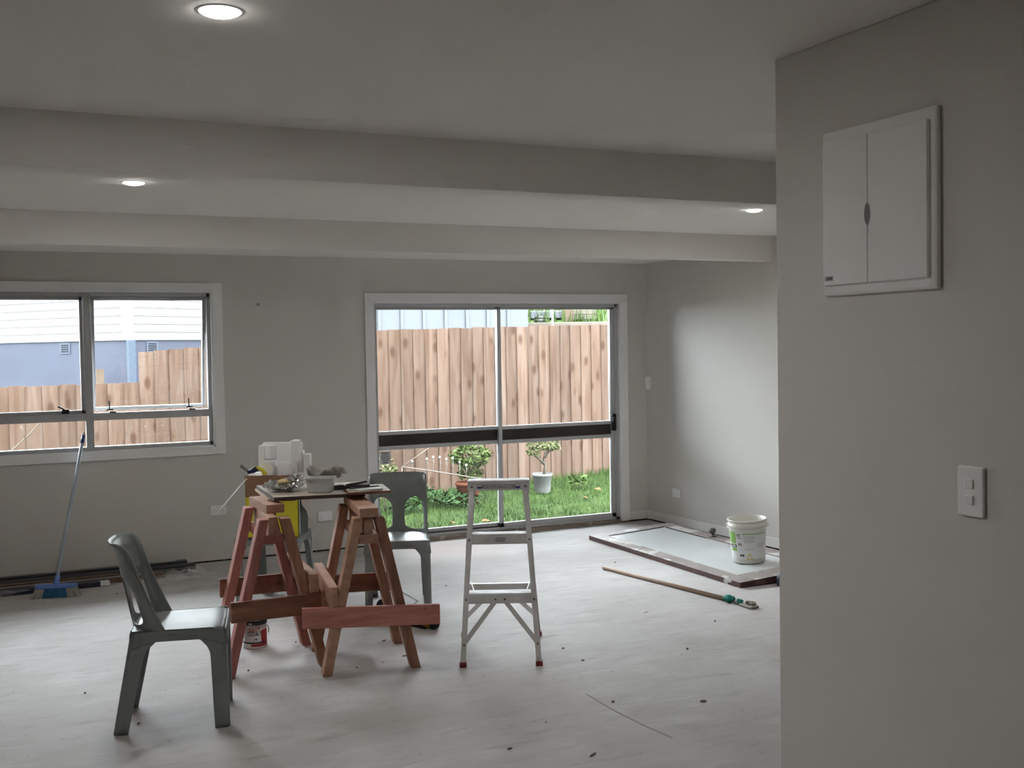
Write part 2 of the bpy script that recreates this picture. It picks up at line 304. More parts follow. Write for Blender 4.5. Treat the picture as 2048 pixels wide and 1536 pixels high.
class MB:
    def __init__(s): s.v = []; s.f = []
    def add(s, verts, faces, T=None):
        o = len(s.v)
        for p in verts:
            p = Vector(p); s.v.append(T @ p if T else p)
        for fc in faces: s.f.append([i+o for i in fc])
        return s
    def box(s, c, d, T=None):
        x, y, z = d[0]/2, d[1]/2, d[2]/2; c = Vector(c)
        v = [c+Vector(q) for q in ((-x,-y,-z),(x,-y,-z),(x,y,-z),(-x,y,-z),(-x,-y,z),(x,-y,z),(x,y,z),(-x,y,z))]
        return s.add(v, [(3,2,1,0),(4,5,6,7),(0,1,5,4),(1,2,6,5),(2,3,7,6),(3,0,4,7)], T)
    def ab(s, a, b, T=None):           # box between two corners
        a = Vector(a); b = Vector(b); c = (a+b)/2; d = (abs(b.x-a.x), abs(b.y-a.y), abs(b.z-a.z))
        return s.box(c, d, T)
    def bar(s, p0, p1, w, h, side=None, T=None):   # bar with section w (along side) x h
        p0 = Vector(p0); p1 = Vector(p1); d = (p1-p0).normalized()
        side = Vector(side) if side else (d.cross(Vector((0,0,1))) if abs(d.z) < 0.95 else Vector((1,0,0)))
        side = (side - d*side.dot(d)).normalized(); n = d.cross(side).normalized()
        v = []
        for p in (p0, p1):
            for a, b in ((-1,-1),(1,-1),(1,1),(-1,1)): v.append(p + side*(a*w/2) + n*(b*h/2))
        return s.add(v, [(0,1,2,3),(7,6,5,4),(0,4,5,1),(1,5,6,2),(2,6,7,3),(3,7,4,0)], T)
    def leg(s, p0, p1, w, h, T=None):  # slanted post cut level at both ends: w in x, h in y
        v = []
        for p in (Vector(p0), Vector(p1)):
            for a, b in ((-1,-1),(1,-1),(1,1),(-1,1)): v.append(p + Vector((a*w/2, b*h/2, 0)))
        return s.add(v, [(3,2,1,0),(4,5,6,7),(0,1,5,4),(1,2,6,5),(2,3,7,6),(3,0,4,7)], T)
    def tube(s, pts, r, n=8, T=None, taper=None):
        pts = [Vector(p) for p in pts]; v = []; f = []
        k = len(pts); ref = None
        for i, p in enumerate(pts):
            d = (pts[min(i+1,k-1)]-pts[max(i-1,0)]).normalized()
            if ref is None: ref = d.cross(Vector((0.3,0.2,1)) if abs(d.z) < 0.9 else Vector((1,0.2,0))).normalized()
            a = (ref-d*ref.dot(d)).normalized(); b = d.cross(a); ref = a
            rr = r if taper is None else r + (taper-r)*i/(k-1)
            for j in range(n):
                t = 2*math.pi*j/n; v.append(p + a*(rr*math.cos(t)) + b*(rr*math.sin(t)))
        for i in range(k-1):
            for j in range(n): f.append((i*n+j, i*n+(j+1)%n, (i+1)*n+(j+1)%n, (i+1)*n+j))
        f.append(tuple(range(n-1,-1,-1))); f.append(tuple((k-1)*n+j for j in range(n)))
        return s.add(v, f, T)
    def lathe(s, prof, n=32, T=None, a0=0.0, a1=2*math.pi, caps=True):
        full = abs(a1-a0-2*math.pi) < 1e-6; m = n if full else n+1
        v = []; f = []
        for r, z in prof:
            for j in range(m):
                t = a0+(a1-a0)*j/n; v.append((r*math.cos(t), r*math.sin(t), z))
        for i in range(len(prof)-1):
            for j in range(n):
                k = (j+1) % m; f.append((i*m+j, i*m+k, (i+1)*m+k, (i+1)*m+j))
        if full and caps:
            if prof[0][0] > 1e-6: f.append(tuple(range(n-1,-1,-1)))
            if prof[-1][0] > 1e-6: f.append(tuple((len(prof)-1)*m+j for j in range(n)))
        return s.add(v, f, T)
    def prism(s, poly, z0, z1, T=None):
        k = len(poly)
        v = [(x,y,z0) for x,y in poly]+[(x,y,z1) for x,y in poly]
        f = [tuple(range(k-1,-1,-1)), tuple(range(k,2*k))]+[(i,(i+1)%k,k+(i+1)%k,k+i) for i in range(k)]
        return s.add(v, f, T)
    def grid(s, fn, nu, nv, T=None, wrap=False):
        v = [fn(i/nu, j/nv) for j in range(nv+1) for i in range(nu+1)]
        f = [(j*(nu+1)+i, j*(nu+1)+i+1, (j+1)*(nu+1)+i+1, (j+1)*(nu+1)+i) for j in range(nv) for i in range(nu)]
        return s.add(v, f, T)
    def blob(s, c, d, n=12, T=None, amp=0.0, seed=0):
        c = Vector(c); prof = [(math.sin(math.pi*i/n), -math.cos(math.pi*i/n)) for i in range(n+1)]
        v = []; f = []; m = n*2
        for r, z in prof:
            for j in range(m):
                t = 2*math.pi*j/m; q = Vector((r*math.cos(t), r*math.sin(t), z))
                k = 1+amp*noise.noise(q*2.3+Vector((seed*7.1, seed*3.3, 0)))
                v.append(c+Vector((q.x*d[0]*k, q.y*d[1]*k, q.z*d[2]*k)))
        for i in range(n):
            for j in range(m): f.append((i*m+j, i*m+(j+1)%m, (i+1)*m+(j+1)%m, (i+1)*m+j))
        return s.add(v, f, T)
    def build(s, name, material, parent=None, world=False, smooth=False, bevel=0.0, solid=0.0, sub=0, soff=-1.0, weld=False):
        vs = s.v; loc = Vector((0,0,0))
        if parent is None:
            lo = Vector((min(p.x for p in vs), min(p.y for p in vs), min(p.z for p in vs))); hi = Vector((max(p.x for p in vs), max(p.y for p in vs), 0))
            loc = Vector(((lo.x+hi.x)/2, (lo.y+hi.y)/2, lo.z)); vs = [p-loc for p in vs]
        elif world:
            inv = root_matrix(parent).inverted(); vs = [inv @ p for p in vs]
        me = bpy.data.meshes.new(name); me.from_pydata([tuple(p) for p in vs], [], s.f); me.update()
        if smooth: me.shade_smooth()
        mats = material if isinstance(material, (list, tuple)) else [material]
        for x in mats: me.materials.append(x)
        o = bpy.data.objects.new(name, me); COL.objects.link(o); o.location = loc
        if parent is not None: o.parent = parent
        if weld:
            w = o.modifiers.new('weld', 'WELD'); w.merge_threshold = 0.0005
        if solid:
            k = o.modifiers.new('solid', 'SOLIDIFY'); k.thickness = solid; k.offset = soff
        if bevel:
            k = o.modifiers.new('bevel', 'BEVEL'); k.width = bevel; k.segments = 2; k.limit_method = 'ANGLE'
        if sub:
            k = o.modifiers.new('sub', 'SUBSURF'); k.levels = sub; k.render_levels = sub
        return o

def tag(o, label, cat, group=None, kind=None):
    o['label'] = label; o['category'] = cat
    if group: o['group'] = group
    if kind: o['kind'] = kind
    return o
def thing(name, label, cat, loc=(0,0,0), rz=0.0, group=None, kind=None):
    o = bpy.data.objects.new(name, None); COL.objects.link(o)
    o.empty_display_size = 0.1; o.location = loc; o.rotation_euler = (0, 0, rz)
    return tag(o, label, cat, group, kind)
def dup(o, parent=None):
    c = o.copy(); COL.objects.link(c)
    if parent is not None: c.parent = parent
    for ch in list(o.children): dup(ch, c)
    return c
def text_mesh(body, size):
    cu = bpy.data.curves.new('txt', 'FONT'); cu.body = body; cu.size = size; cu.align_x = 'CENTER'; cu.align_y = 'CENTER'; cu.offset = size*0.012
    ob = bpy.data.objects.new('txt', cu); COL.objects.link(ob)
    dg = bpy.context.evaluated_depsgraph_get(); me = bpy.data.meshes.new_from_object(ob.evaluated_get(dg))
    v = [p.co.copy() for p in me.vertices]; f = [tuple(p.vertices) for p in me.polygons]
    bpy.data.objects.remove(ob); bpy.data.meshes.remove(me); bpy.data.curves.remove(cu)
    return v, f

# ------------------------------------------------------------------ the room
D, XR, XL, YB = 8.45, 5.38, -2.6, -2.6       # back wall, right wall, left wall, wall behind the camera
ZC, ZC2, ZB = 2.40, 2.318, 2.21              # ceiling, lower ceiling of the last bay, underside of beams
TH = 0.12

def xr(y): return XR+0.028*(D-y)
o = MB().ab((XL-TH, YB-TH, -0.12), (XR+0.5, D+TH, 0)).build('floor', M['floor']); floor = o
tag(o, 'bare dusty concrete floor with plaster streaks and scratches', 'floor', kind='structure')
# saw-cut crack across the floor
pts = [onz(1172, 1388), onz(1230, 1422), onz(1290, 1452), onz(1345, 1476)]
m = MB()
for i in range(3): m.bar(pts[i]+Vector((0,0,0.0004)), pts[i+1]+Vector((0,0,0.0004)), 0.008, 0.0012)
m.build('crack', M['crack'], floor, world=True)

m = MB()
m.ab((XL-TH, YB-TH, ZC), (XR+0.5, 6.78, ZC+0.1)).ab((XL-TH, 6.78, ZC2), (XR+0.5, D+TH, ZC+0.1))
tag(m.build('ceiling', M['ceiling']), 'plain painted plasterboard ceiling stepping down past the far beam', 'ceiling', kind='structure')
for nm, y0, y1, lab in (('trim_1', 3.975, 4.10, 'nearer boxed ceiling beam crossing the whole room'), ('trim_2', 6.725, 6.83, 'farther boxed ceiling beam close to the window wall')):
    tag(MB().ab((XL, y0, ZB), (xr(y0)+0.05, y1, ZC+0.01)).build(nm, M['ceiling'], bevel=0.004), lab, 'beam', kind='structure')

WX0, WX1, WZ0, WZ1 = -0.25, 1.545, 0.875, 2.045        # window opening
DX0, DX1, DZ1 = 2.805, 5.105, 1.968                    # door opening
G = 0.013                                              # gap left under the lining
m = MB()
m.ab((XL-TH, D, G), (WX0, D+TH, ZC)).ab((WX0, D, G), (WX1, D+TH, WZ0)).ab((WX0, D, WZ1), (WX1, D+TH, ZC))
m.ab((WX1, D, G), (DX0, D+TH, ZC)).ab((DX0, D, DZ1), (DX1, D+TH, ZC)).ab((DX1, D, G), (XR+TH, D+TH, ZC))
wb = m.build('wall_back', M['wall']); tag(wb, 'grey painted wall holding the window and the sliding door', 'wall', kind='structure')
m = MB().ab((XL, D+0.006, 0), (DX0, D+TH, G)).ab((DX1, D+0.006, 0), (XR, D+TH, G))
m.build('bottom_plate', M['gap'], wb, world=True)
m = MB().ab((XL-TH, D+TH, -0.4), (WX0, D+TH+0.03, 2.6)).ab((WX0, D+TH, -0.4), (WX1, D+TH+0.03, WZ0-0.03)).ab((WX0, D+TH, WZ1+0.03), (WX1, D+TH+0.03, 2.6))
m.ab((WX1, D+TH, -0.4), (DX0, D+TH+0.03, 2.6)).ab((DX0, D+TH, DZ1+0.03), (DX1, D+TH+0.03, 2.6)).ab((DX1, D+TH, -0.4), (XR+TH, D+TH+0.03, 2.6)).ab((DX0, D+TH, -0.4), (DX1, D+TH+0.03, -0.03))
m.build('cladding', M['render_ext'], wb, world=True)
wr = MB().prism([(xr(YB), YB-TH), (xr(YB)+TH, YB-TH), (XR+TH, D), (XR, D)], G, ZC).build('wall_right', M['wall']); tag(wr, 'grey painted right wall lit by the sliding door', 'wall', kind='structure')
MB().prism([(xr(YB)+0.006, YB), (xr(YB)+TH, YB), (XR+TH, D), (XR+0.006, D)], 0, G).build('bottom_plate', M['gap'], wr, world=True)
o = MB().prism([(xr(2.6)-0.012, 2.6), (xr(2.6), 2.6), (XR, D), (XR-0.012, D)], 0.014, 0.088).build('baseboard_right', M['skirting'], bevel=0.004); tag(o, 'low skirting board along the right wall', 'baseboard', kind='structure')
o = MB().ab((DX1+0.076, D-0.012, 0.014), (XR-0.012, D, 0.088)).build('baseboard_back', M['skirting'], bevel=0.004); tag(o, 'short skirting board between sliding door and corner', 'baseboard', kind='structure')
PX, PY = 2.072, 2.55
o = MB().ab((PX, YB, 0), (PX+0.30, PY, ZC)).build('wall_partition', M['wall'], bevel=0.003); tag(o, 'dark near partition wall carrying the switchboard', 'wall', kind='structure')
o = MB().ab((XL-TH, YB-TH, 0), (xr(YB), YB, ZC)).build('wall_front', M['wall']); tag(o, 'grey painted wall behind the camera', 'wall', kind='structure')
tag(MB().ab((XL-TH, YB, 0), (XL, D, ZC)).build('wall_left', M['wall']), 'grey painted left wall outside the picture', 'wall', kind='structure')

# ---- window_1
win = thing('window_1', 'grey aluminium awning window with one sash ajar and white architrave', 'window', ((WX0+WX1)/2, D, WZ0), kind='structure')
AW = 0.073
for a, b in (((WX0-AW, D-0.018, WZ1-0.002), (WX1+AW, D, WZ1+0.06)), ((WX0-AW, D-0.018, WZ0-0.058), (WX1+AW, D, WZ0+0.002)), ((WX1-0.002, D-0.018, WZ0), (WX1+AW, D, WZ1)), ((WX0-AW, D-0.018, WZ0), (WX0+0.002, D, WZ1))):
    MB().ab(a, b).build('architrave', M['trim'], win, world=True, bevel=0.003)
m = MB().ab((WX0, D-0.01, WZ0), (WX1, D+0.05, WZ0+0.012)).ab((WX0, D-0.01, WZ1-0.012), (WX1, D+0.05, WZ1)).ab((WX0, D-0.01, WZ0), (WX0+0.012, D+0.05, WZ1)).ab((WX1-0.012, D-0.01, WZ0), (WX1, D+0.05, WZ1))
m.build('reveal_liner', M['trim'], win, world=True)
f0, f1 = D+0.035, D+0.095
x0, x1, z0, z1 = WX0+0.012, WX1-0.012, WZ0+0.012, WZ1-0.012
m = MB().ab((x0, f0, z0), (x1, f1, z0+0.028)).ab((x0, f0, z1-0.03), (x1, f1, z1)).ab((x0, f0, z0), (x0+0.026, f1, z1)).ab((x1-0.026, f0, z0), (x1, f1, z1))
m.build('frame', M['alu_frame'], win, world=True, bevel=0.002)
MU = 0.665
MB().ab((MU-0.026, f0-0.004, z0), (MU+0.026, f1, z1)).build('mullion', M['alu_frame'], win, world=True, bevel=0.003)
ZT0, ZT1 = 1.105, 1.160
for a, b in ((x0+0.02, MU-0.024), (MU+0.024, x1-0.02)):
    MB().ab((a, f0, ZT0), (b, f1, ZT1)).build('transom', M['alu_frame'], win, world=True, bevel=0.003)
    MB().ab((a, D+0.066, z0+0.026), (b, D+0.071, ZT0)).build('pane', M['glass'], win, world=True)
def sash(xa, xb, za, zb, ang, latches):
    s = bpy.data.objects.new('sash', None); COL.objects.link(s); s.parent = win
    hinge = Vector(((xa+xb)/2, D+0.075, zb)); s.location = root_matrix(win).inverted() @ hinge; s.rotation_euler = (ang, 0, 0)
    w = (xb-xa)/2; h = zb-za; t = 0.024
    MB().ab((-w, -0.015, -h), (w, 0.02, -h+t)).ab((-w, -0.015, -t), (w, 0.02, 0)).ab((-w, -0.015, -h), (-w+t, 0.02, 0)).ab((w-t, -0.015, -h), (w, 0.02, 0)).build('sash_frame', M['alu_frame'], s, bevel=0.002)
    MB().ab((-w+t, 0.0, -h+t), (w-t, 0.005, -t)).build('pane', M['glass'], s)
    return s
sash(x0+0.028, MU-0.028, ZT1, z1-0.03, 0.0, ())
sash(MU+0.028, x1-0.026, ZT1+0.004, z1-0.03, R(7.0), ())
# latches: closed lever on the left sash, two stay handles on the open one
p = ony(131, 822, f0-0.02)
MB().box((p.x, f0-0.012, p.z-0.005), (0.05, 0.028, 0.032)).bar((p.x-0.005, f0-0.03, p.z+0.008), (p.x-0.052, f0-0.034, p.z+0.036), 0.009, 0.012).build('latch', M['black'], win, world=True, bevel=0.003)
for px, py in ((220, 820), (379, 814)):
    p = ony(px, py, f0)
    MB().box((p.x, f0+0.012, p.z+0.004), (0.048, 0.03, 0.012)).bar((p.x-0.002, f0+0.012, p.z+0.008), (p.x-0.004, f0+0.012, p.z+0.07), 0.009, 0.010).box((p.x+0.02, f0-0.002, p.z-0.016), (0.045, 0.012, 0.01)).build('latch', M['black'], win, world=True, bevel=0.003)

# ---- door_1 (sliding)
door = thing('door_1', 'two-leaf aluminium sliding door with dark brown midrail onto the lawn', 'door', ((DX0+DX1)/2, D, 0), kind='structure')
for a, b in (((DX0-0.068, D-0.018, DZ1-0.002), (DX1+0.075, D, DZ1+0.072)), ((DX0-0.068, D-0.018, 0.012), (DX0+0.002, D, DZ1)), ((DX1-0.002, D-0.018, 0.012), (DX1+0.075, D, DZ1))):
    MB().ab(a, b).build('architrave', M['trim'], door, world=True, bevel=0.003)
MB().ab((DX0, D-0.012, 0.0), (DX1, D+TH, 0.028)).build('sill', M['sill_wood'], door, world=True, bevel=0.004)
MB().ab((DX0, D-0.010, 0.012), (DX0+0.012, D+0.03, DZ1)).ab((DX1-0.012, D-0.010, 0.012), (DX1, D+0.03, DZ1)).ab((DX0, D-0.010, DZ1-0.012), (DX1, D+0.03, DZ1)).build('reveal_liner', M['trim'], door, world=True)
g0, g1 = D+0.02, D+0.115
MB().ab((DX0+0.012, g0, 0.028), (DX1-0.012, g1, 0.052)).ab((DX0+0.012, g0, DZ1-0.04), (DX1-0.012, g1, DZ1-0.012)).ab((DX0+0.012, g0, 0.028), (DX0+0.034, g1, DZ1-0.012)).ab((DX1-0.045, g0, 0.028), (DX1-0.012, g1, DZ1-0.012)).build('frame', M['alu_frame'], door, world=True, bevel=0.002)
MB().ab((DX0+0.034, D+0.066, 0.052), (DX1-0.045, D+0.07, 0.062)).build('track', M['alu_dark'], door, world=True)
def leaf(xa, xb, y, right):
    s = bpy.data.objects.new('sliding_leaf', None); COL.objects.link(s); s.parent = door
    s.location = root_matrix(door).inverted() @ Vector(((xa+xb)/2, y, 0.052))
    w = (xb-xa)/2; h = DZ1-0.04-0.052; st = 0.030; m0, m1 = 0.712, 0.864
    sl, sr = (0.026, 0.030) if not right else (0.034, 0.042)
    m = MB().ab((-w, -0.018, 0), (w, 0.018, 0.036)).ab((-w, -0.018, h-0.020), (w, 0.018, h)).ab((-w, -0.018, 0), (-w+sl, 0.018, h)).ab((w-sr, -0.018, 0), (w, 0.018, h))
    m.ab((-w+sl, -0.018, m0), (w-sr, 0.018, m0+0.032)).ab((-w+sl, -0.018, m1-0.030), (w-sr, 0.018, m1))
    m.build('leaf_frame', M['alu_frame'], s, bevel=0.002)
    MB().ab((-w+sl, -0.012, m0+0.030), (w-sr, 0.012, m1-0.028)).build('midrail_strip', M['brown_strip'], s)
    MB().ab((-w+sl, -0.003, 0.036), (w-sr, 0.003, m0)).build('pane', M['glass'], s)
    MB().ab((-w+sl, -0.003, m1), (w-sr, 0.003, h-0.020)).build('pane', M['glass'], s)
    if right:
        hz = 0.85
        MB().box((w-0.020, -0.030, hz), (0.040, 0.026, 0.15)).box((w-0.032, -0.050, hz-0.005), (0.016, 0.02, 0.10)).build('lock_handle', M['black'], s, bevel=0.005)
    else:
        x = -w+sl+0.056; z = 0.648
        k = MB().box((x, -0.0045, z), (0.096, 0.002, 0.108)).build('sticker', M['label_white'], s)
        m = MB()
        for i, (ww, hh) in enumerate(((0.070, 0.007), (0.062, 0.005), (0.076, 0.006), (0.072, 0.006), (0.06, 0.006), (0.05, 0.007))): m.box((x, -0.0060, z+0.038-i*0.0155), (ww, 0.001, hh))
        m.build('sticker_print', M['ink'], s)
    return s
leaf(DX0+0.030, 3.960, D+0.088, False)
leaf(3.915, DX1-0.042, D+0.044, True)

# ------------------------------------------------------------------ downlights
def downlight(x, y, label):
    t = thing('downlight', label, 'downlight', (x, y, ZC-0.018), group='recessed ceiling downlights')
    MB().lathe([(0.0495, 0.0160), (0.055, 0.0163), (0.056, 0.018), (0.0495, 0.018), (0.0495, 0.0160)], 40, caps=False).build('trim_ring', M['trim'], t, smooth=True)
    MB().lathe([(0.0001, 0.004), (0.018, 0.005), (0.034, 0.0085), (0.044, 0.0125), (0.049, 0.0165), (0.049, 0.0175), (0.0001, 0.0176)], 40).build('lens', M['led'], t, smooth=True)
    la = bpy.data.lights.new('led', 'AREA'); la.shape = 'DISK'; la.size = 0.096; la.energy = LED_STRENGTH*math.pi*math.pi*0.048**2; la.color = (1.0, 0.985, 0.95)
    lo = bpy.data.objects.new('led', la); COL.objects.link(lo); lo.parent = t; lo.location = (0, 0, 0.0025)
for px, py, lab in ((440, 22, 'large bright round downlight in the nearest ceiling bay'), (267, 365, 'lit round downlight between the beams above the window'), (1508, 420, 'lit round downlight between the beams beside the partition edge')):
    p = onz(px, py, ZC); downlight(p.x, p.y, lab)

# ------------------------------------------------------------------ switchboard, switches and outlets
sb = thing('switchboard', 'white two-door switchboard mounted on the near partition wall', 'switchboard', (PX, 2.136, 1.713))
y0, y1, z0, z1 = 1.938, 2.336, 1.712, 2.150
MB().ab((PX-0.016, y0, z0), (PX, y1, z1)).build('surround', M['box_white'], sb, world=True, bevel=0.007)
ys = 2.158
for a, b in ((y0+0.022, ys-0.0012), (ys+0.0012, y1-0.012)):
    MB().ab((PX-0.026, a, z0+0.028), (PX-0.0135, b, z1-0.030)).build('door', M['box_white'], sb, world=True, bevel=0.003)
m = MB(); k = 24
m.add([(PX-0.0268, ys+0.010*math.cos(2*math.pi*i/k), 1.915+0.028*math.sin(2*math.pi*i/k)) for i in range(k)], [tuple(range(k))])
m.build('finger_recess', M['slot'], sb, world=True)
MB().ab((PX-0.0268, 2.286, 1.752), (PX-0.0258, 2.316, 1.764)).build('maker_label', M['label_grey'], sb, world=True)
m = MB()
for yy in (2.290, 2.296, 2.302): m.ab((PX-0.0273, yy, 1.755), (PX-0.0266, yy+0.0035, 1.761))
m.build('maker_mark', M['ink'], sb, world=True)
sw = thing('light_switch', 'white two-gang light switch on the near partition wall', 'light switch', (PX, 1.8485, 1.176))
MB().ab((PX-0.010, 1.811, 1.176), (PX, 1.886, 1.294)).build('plate', M['plate'], sw, world=True, bevel=0.004)
for z in (1.253, 1.215): MB().ab((PX-0.0145, 1.838, z-0.011), (PX-0.009, 1.862, z+0.011)).build('rocker', M['plate'], sw, world=True, bevel=0.002)
def outlet(px, py, label, wall):
    if wall == 'back':
        p = ony(px, py, D); t = thing('power_outlet', label, 'power outlet', (p.x, D, p.z-0.038), group='wall power outlets')
    else:
        d = ray(px, py); p = CAM + d*((XR+0.028*D)/(d.x+0.028*d.y)); t = thing('power_outlet', label, 'power outlet', (p.x, p.y, p.z-0.038), R(-90+1.6), group='wall power outlets')
    MB().ab((-0.058, -0.009, 0), (0.058, 0, 0.076)).build('plate', M['plate'], t, bevel=0.004)
    for s in (-1, 1):
        MB().ab((s*0.03-0.009, -0.0125, 0.052), (s*0.03+0.009, -0.008, 0.066)).build('rocker', M['plate'], t, bevel=0.0015)
        MB().box((s*0.03-0.007, -0.0093, 0.034), (0.002, 0.001, 0.009)).box((s*0.03+0.007, -0.0093, 0.034), (0.002, 0.001, 0.009)).box((s*0.03, -0.0093, 0.020), (0.002, 0.001, 0.009)).build('socket_slots', M['ink_soft'], t)
outlet(649.5, 1032.5, 'double power outlet on the window wall between the two trestles', 'back')
outlet(437, 1020, 'power outlet on the window wall left of the trestles', 'back')
outlet(1354, 986, 'power outlet low on the right wall above the loose door', 'right')
d = ray(1297, 766); p = CAM+d*((XR+0.028*D)/(d.x+0.028*d.y))
t = thing('light_switch', 'narrow white light switch on the right wall near the corner', 'light switch', (p.x, p.y, p.z-0.058), R(-90+1.6))
MB().ab((-0.037, -0.009, 0), (0.037, 0, 0.116)).build('plate', M['plate'], t, bevel=0.004)
MB().ab((-0.012, -0.013, 0.047), (0.012, -0.008, 0.069)).build('rocker', M['plate'], t, bevel=0.002)
o = MB().lathe([(0.012, 0), (0.012, 0.003), (0.004, 0.006)], 12, T=Matrix.Translation(ony(516, 609, D-0.001)) @ Matrix.Rotation(R(90), 4, 'X')).build('wall_scar', M['strip_grey'], wb, world=True)

# ------------------------------------------------------------------ resin chairs
def chair_seat_mesh():
    m = MB()
    def top(u, v):                      # u across, v front->back
        s = 2*u-1; y = -0.195+0.375*v; hw = 0.188-0.012*v
        x = s*hw; z = 0.434 - 0.012*math.sin(math.pi*min(1, max(0, v)))*(1-s*s)
        z -= 0.010*max(0, 1-v/0.12)**2 + 0.006*abs(s)**8
        return (x, y, z)
    m.grid(top, 20, 16)
    def skirt(a, b, n, nrm, drop):
        a = Vector(a); b = Vector(b); nrm = Vector(nrm)
        def fn(u, v):
            p = a.lerp(b, u); e = min(u, 1-u); arch = 0.030*max(0, 1-e/0.30)**2.2
            return p + nrm*(0.008*v**0.5) + Vector((0, 0, -v*(drop+arch)))
        m.grid(fn, n, 5)
    skirt((-0.188, -0.195, 0.420), (0.188, -0.195, 0.420), 20, (0, -1, 0), 0.036)
    skirt((0.188, -0.195, 0.428), (0.176, 0.180, 0.428), 16, (1, 0, 0), 0.046)
    skirt((-0.176, 0.180, 0.428), (-0.188, -0.195, 0.428), 16, (-1, 0, 0), 0.046)
    skirt((0.176, 0.180, 0.430), (-0.176, 0.180, 0.430), 20, (0, 1, 0), 0.044)
    return m
def back_point(u, t):                    # u in -1..1 round the wrapped shell, t 0..1 up
    hw = 0.180 - 0.004*t; dep = 0.085+0.065*(1-t)**1.4
    au = abs(u); sg = 1 if u >= 0 else -1
    if au < 0.62:
        th = au/0.62*math.pi/2; x = hw*math.sin(th)**0.92; g = 0.85*(1-math.cos(th))
    else:
        k = (au-0.62)/0.38; x = hw*(1+0.02*k); g = 0.85+0.15*k
    y = 0.185 + 0.075*t + 0.022*max(0, (t-0.86)/0.14)**2 - dep*g
    ztop = 0.795 - 0.075*max(0, (au-0.45)/0.55)**2.2
    z = 0.405 + (ztop-0.405)*t
    return (sg*x, y, z)
def chair_back_mesh():
    m = MB(); TA = 0.62
    def slot_in(t):   # inner and outer slot borders at height t
        k = max(0.0, min(1.0, (t-0.10)/(TA-0.10)))
        c, half = 0.255, 0.185
        arch = math.sqrt(max(0.0, 1-(max(0, k-0.62)/0.38)**2))
        low = 1.0 if t > 0.17 else math.sqrt(max(0.0, 1-((0.17-t)/0.07)**2)) if t > 0.10 else 0.0
        wd = half*arch*low
        shift = 0.05*math.sin(math.pi*k)
        return c-wd*(0.93+shift) , c+wd
    ts = [0, 0.05, 0.10]+[0.10+0.07*math.sin(R(a)) if False else 0.10+0.07*(1-math.cos(R(a))) for a in (25, 45, 65, 90)]
    ts += [0.17+(0.41-0.17)*i/6 for i in range(1, 7)]+[0.41+(TA-0.41)*math.sin(R(a)) for a in (15, 30, 45, 58, 70, 80, 90)]
    for i in range(len(ts)-1):
        t0, t1 = ts[i], ts[i+1]; rows = []
        a0, b0 = slot_in(t0); a1, b1 = slot_in(t1)
        for lo0, hi0, lo1, hi1, n in ((-1, -b0, -1, -b1, 8), (-a0, a0, -a1, a1, 8), (b0, 1, b1, 1, 8)):
            def fn(u, v, lo0=lo0, hi0=hi0, lo1=lo1, hi1=hi1):
                lo = lo0+(lo1-lo0)*v; hi = hi0+(hi1-hi0)*v
                return back_point(lo+(hi-lo)*u, t0+(t1-t0)*v)
            m.grid(fn, n, 1)
    us = [-1+0.745*i/8 for i in range(8)]+[-0.255+0.51*i/8 for i in range(8)]+[0.255+0.745*i/8 for i in range(9)]
    for j in range(8):
        t0 = TA+(1-TA)*j/8; t1 = TA+(1-TA)*(j+1)/8
        v = [back_point(u, t0) for u in us]+[back_point(u, t1) for u in us]; n = len(us)
        m.add(v, [(i, i+1, n+i+1, n+i) for i in range(n-1)])
    return m
def chair_leg_mesh(sx, front):
    m = MB()
    xt, yt, xb, yb = (0.194, -0.202, 0.198, -0.205) if front else (0.184, 0.187, 0.186, 0.262)
    def fn(u, v):
        z = 0.402*(1-v)
        k = v
        x = xt+(xb-xt)*k; y = yt+(yb-yt)*k
        flare = 0.065*max(0, 1-v/0.22)**2
        ws = 0.058+flare+0.012*(1-v); wf = 0.042+flare*0.9+0.012*(1-v)
        sgn = 1 if front else -1        # inward along y
        r = 0.016
        if u < 0.45:
            q = u/0.45; px, py = x, y+sgn*(ws+(r-ws)*q)
        elif u > 0.55:
            q = (u-0.55)/0.45; px, py = x-(r+(wf-r)*q), y
        else:
            a = (u-0.45)/0.1*math.pi/2; px, py = x-r+r*math.cos(a), y+sgn*(r-r*math.sin(a))
        return (sx*px, py, z)
    m.grid(fn, 20, 16)
    return m
def make_chair(label, loc, rz):
    t = thing('resin_chair', label, 'chair', loc, rz, 'stacking resin chairs')
    chair_seat_mesh().build('seat', M['chair'], t, smooth=True, solid=0.006, weld=True)
    chair_back_mesh().build('backrest', M['chair'], t, smooth=True, solid=0.008, soff=0, weld=True)
    for sx in (-1, 1):
        for fr in (True, False):
            chair_leg_mesh(sx, fr).build('leg', M['chair'], t, smooth=True, solid=0.006, soff=0)
    return t
chair1 = make_chair('grey resin chair seen side-on in front of the trestles', (0.729, 4.927, 0), R(77))
c3 = dup(chair1); c3.location = (2.271, 6.432, 0); c3.rotation_euler = (0, 0, R(-21)); c3['label'] = 'dark grey resin chair facing the camera in front of the sliding door'
c2 = dup(chair1); c2.location = (1.628, 6.95, 0); c2.rotation_euler = (0, 0, R(-31)); c2['label'] = 'grey resin chair behind the trestles holding a yellow cardboard box'

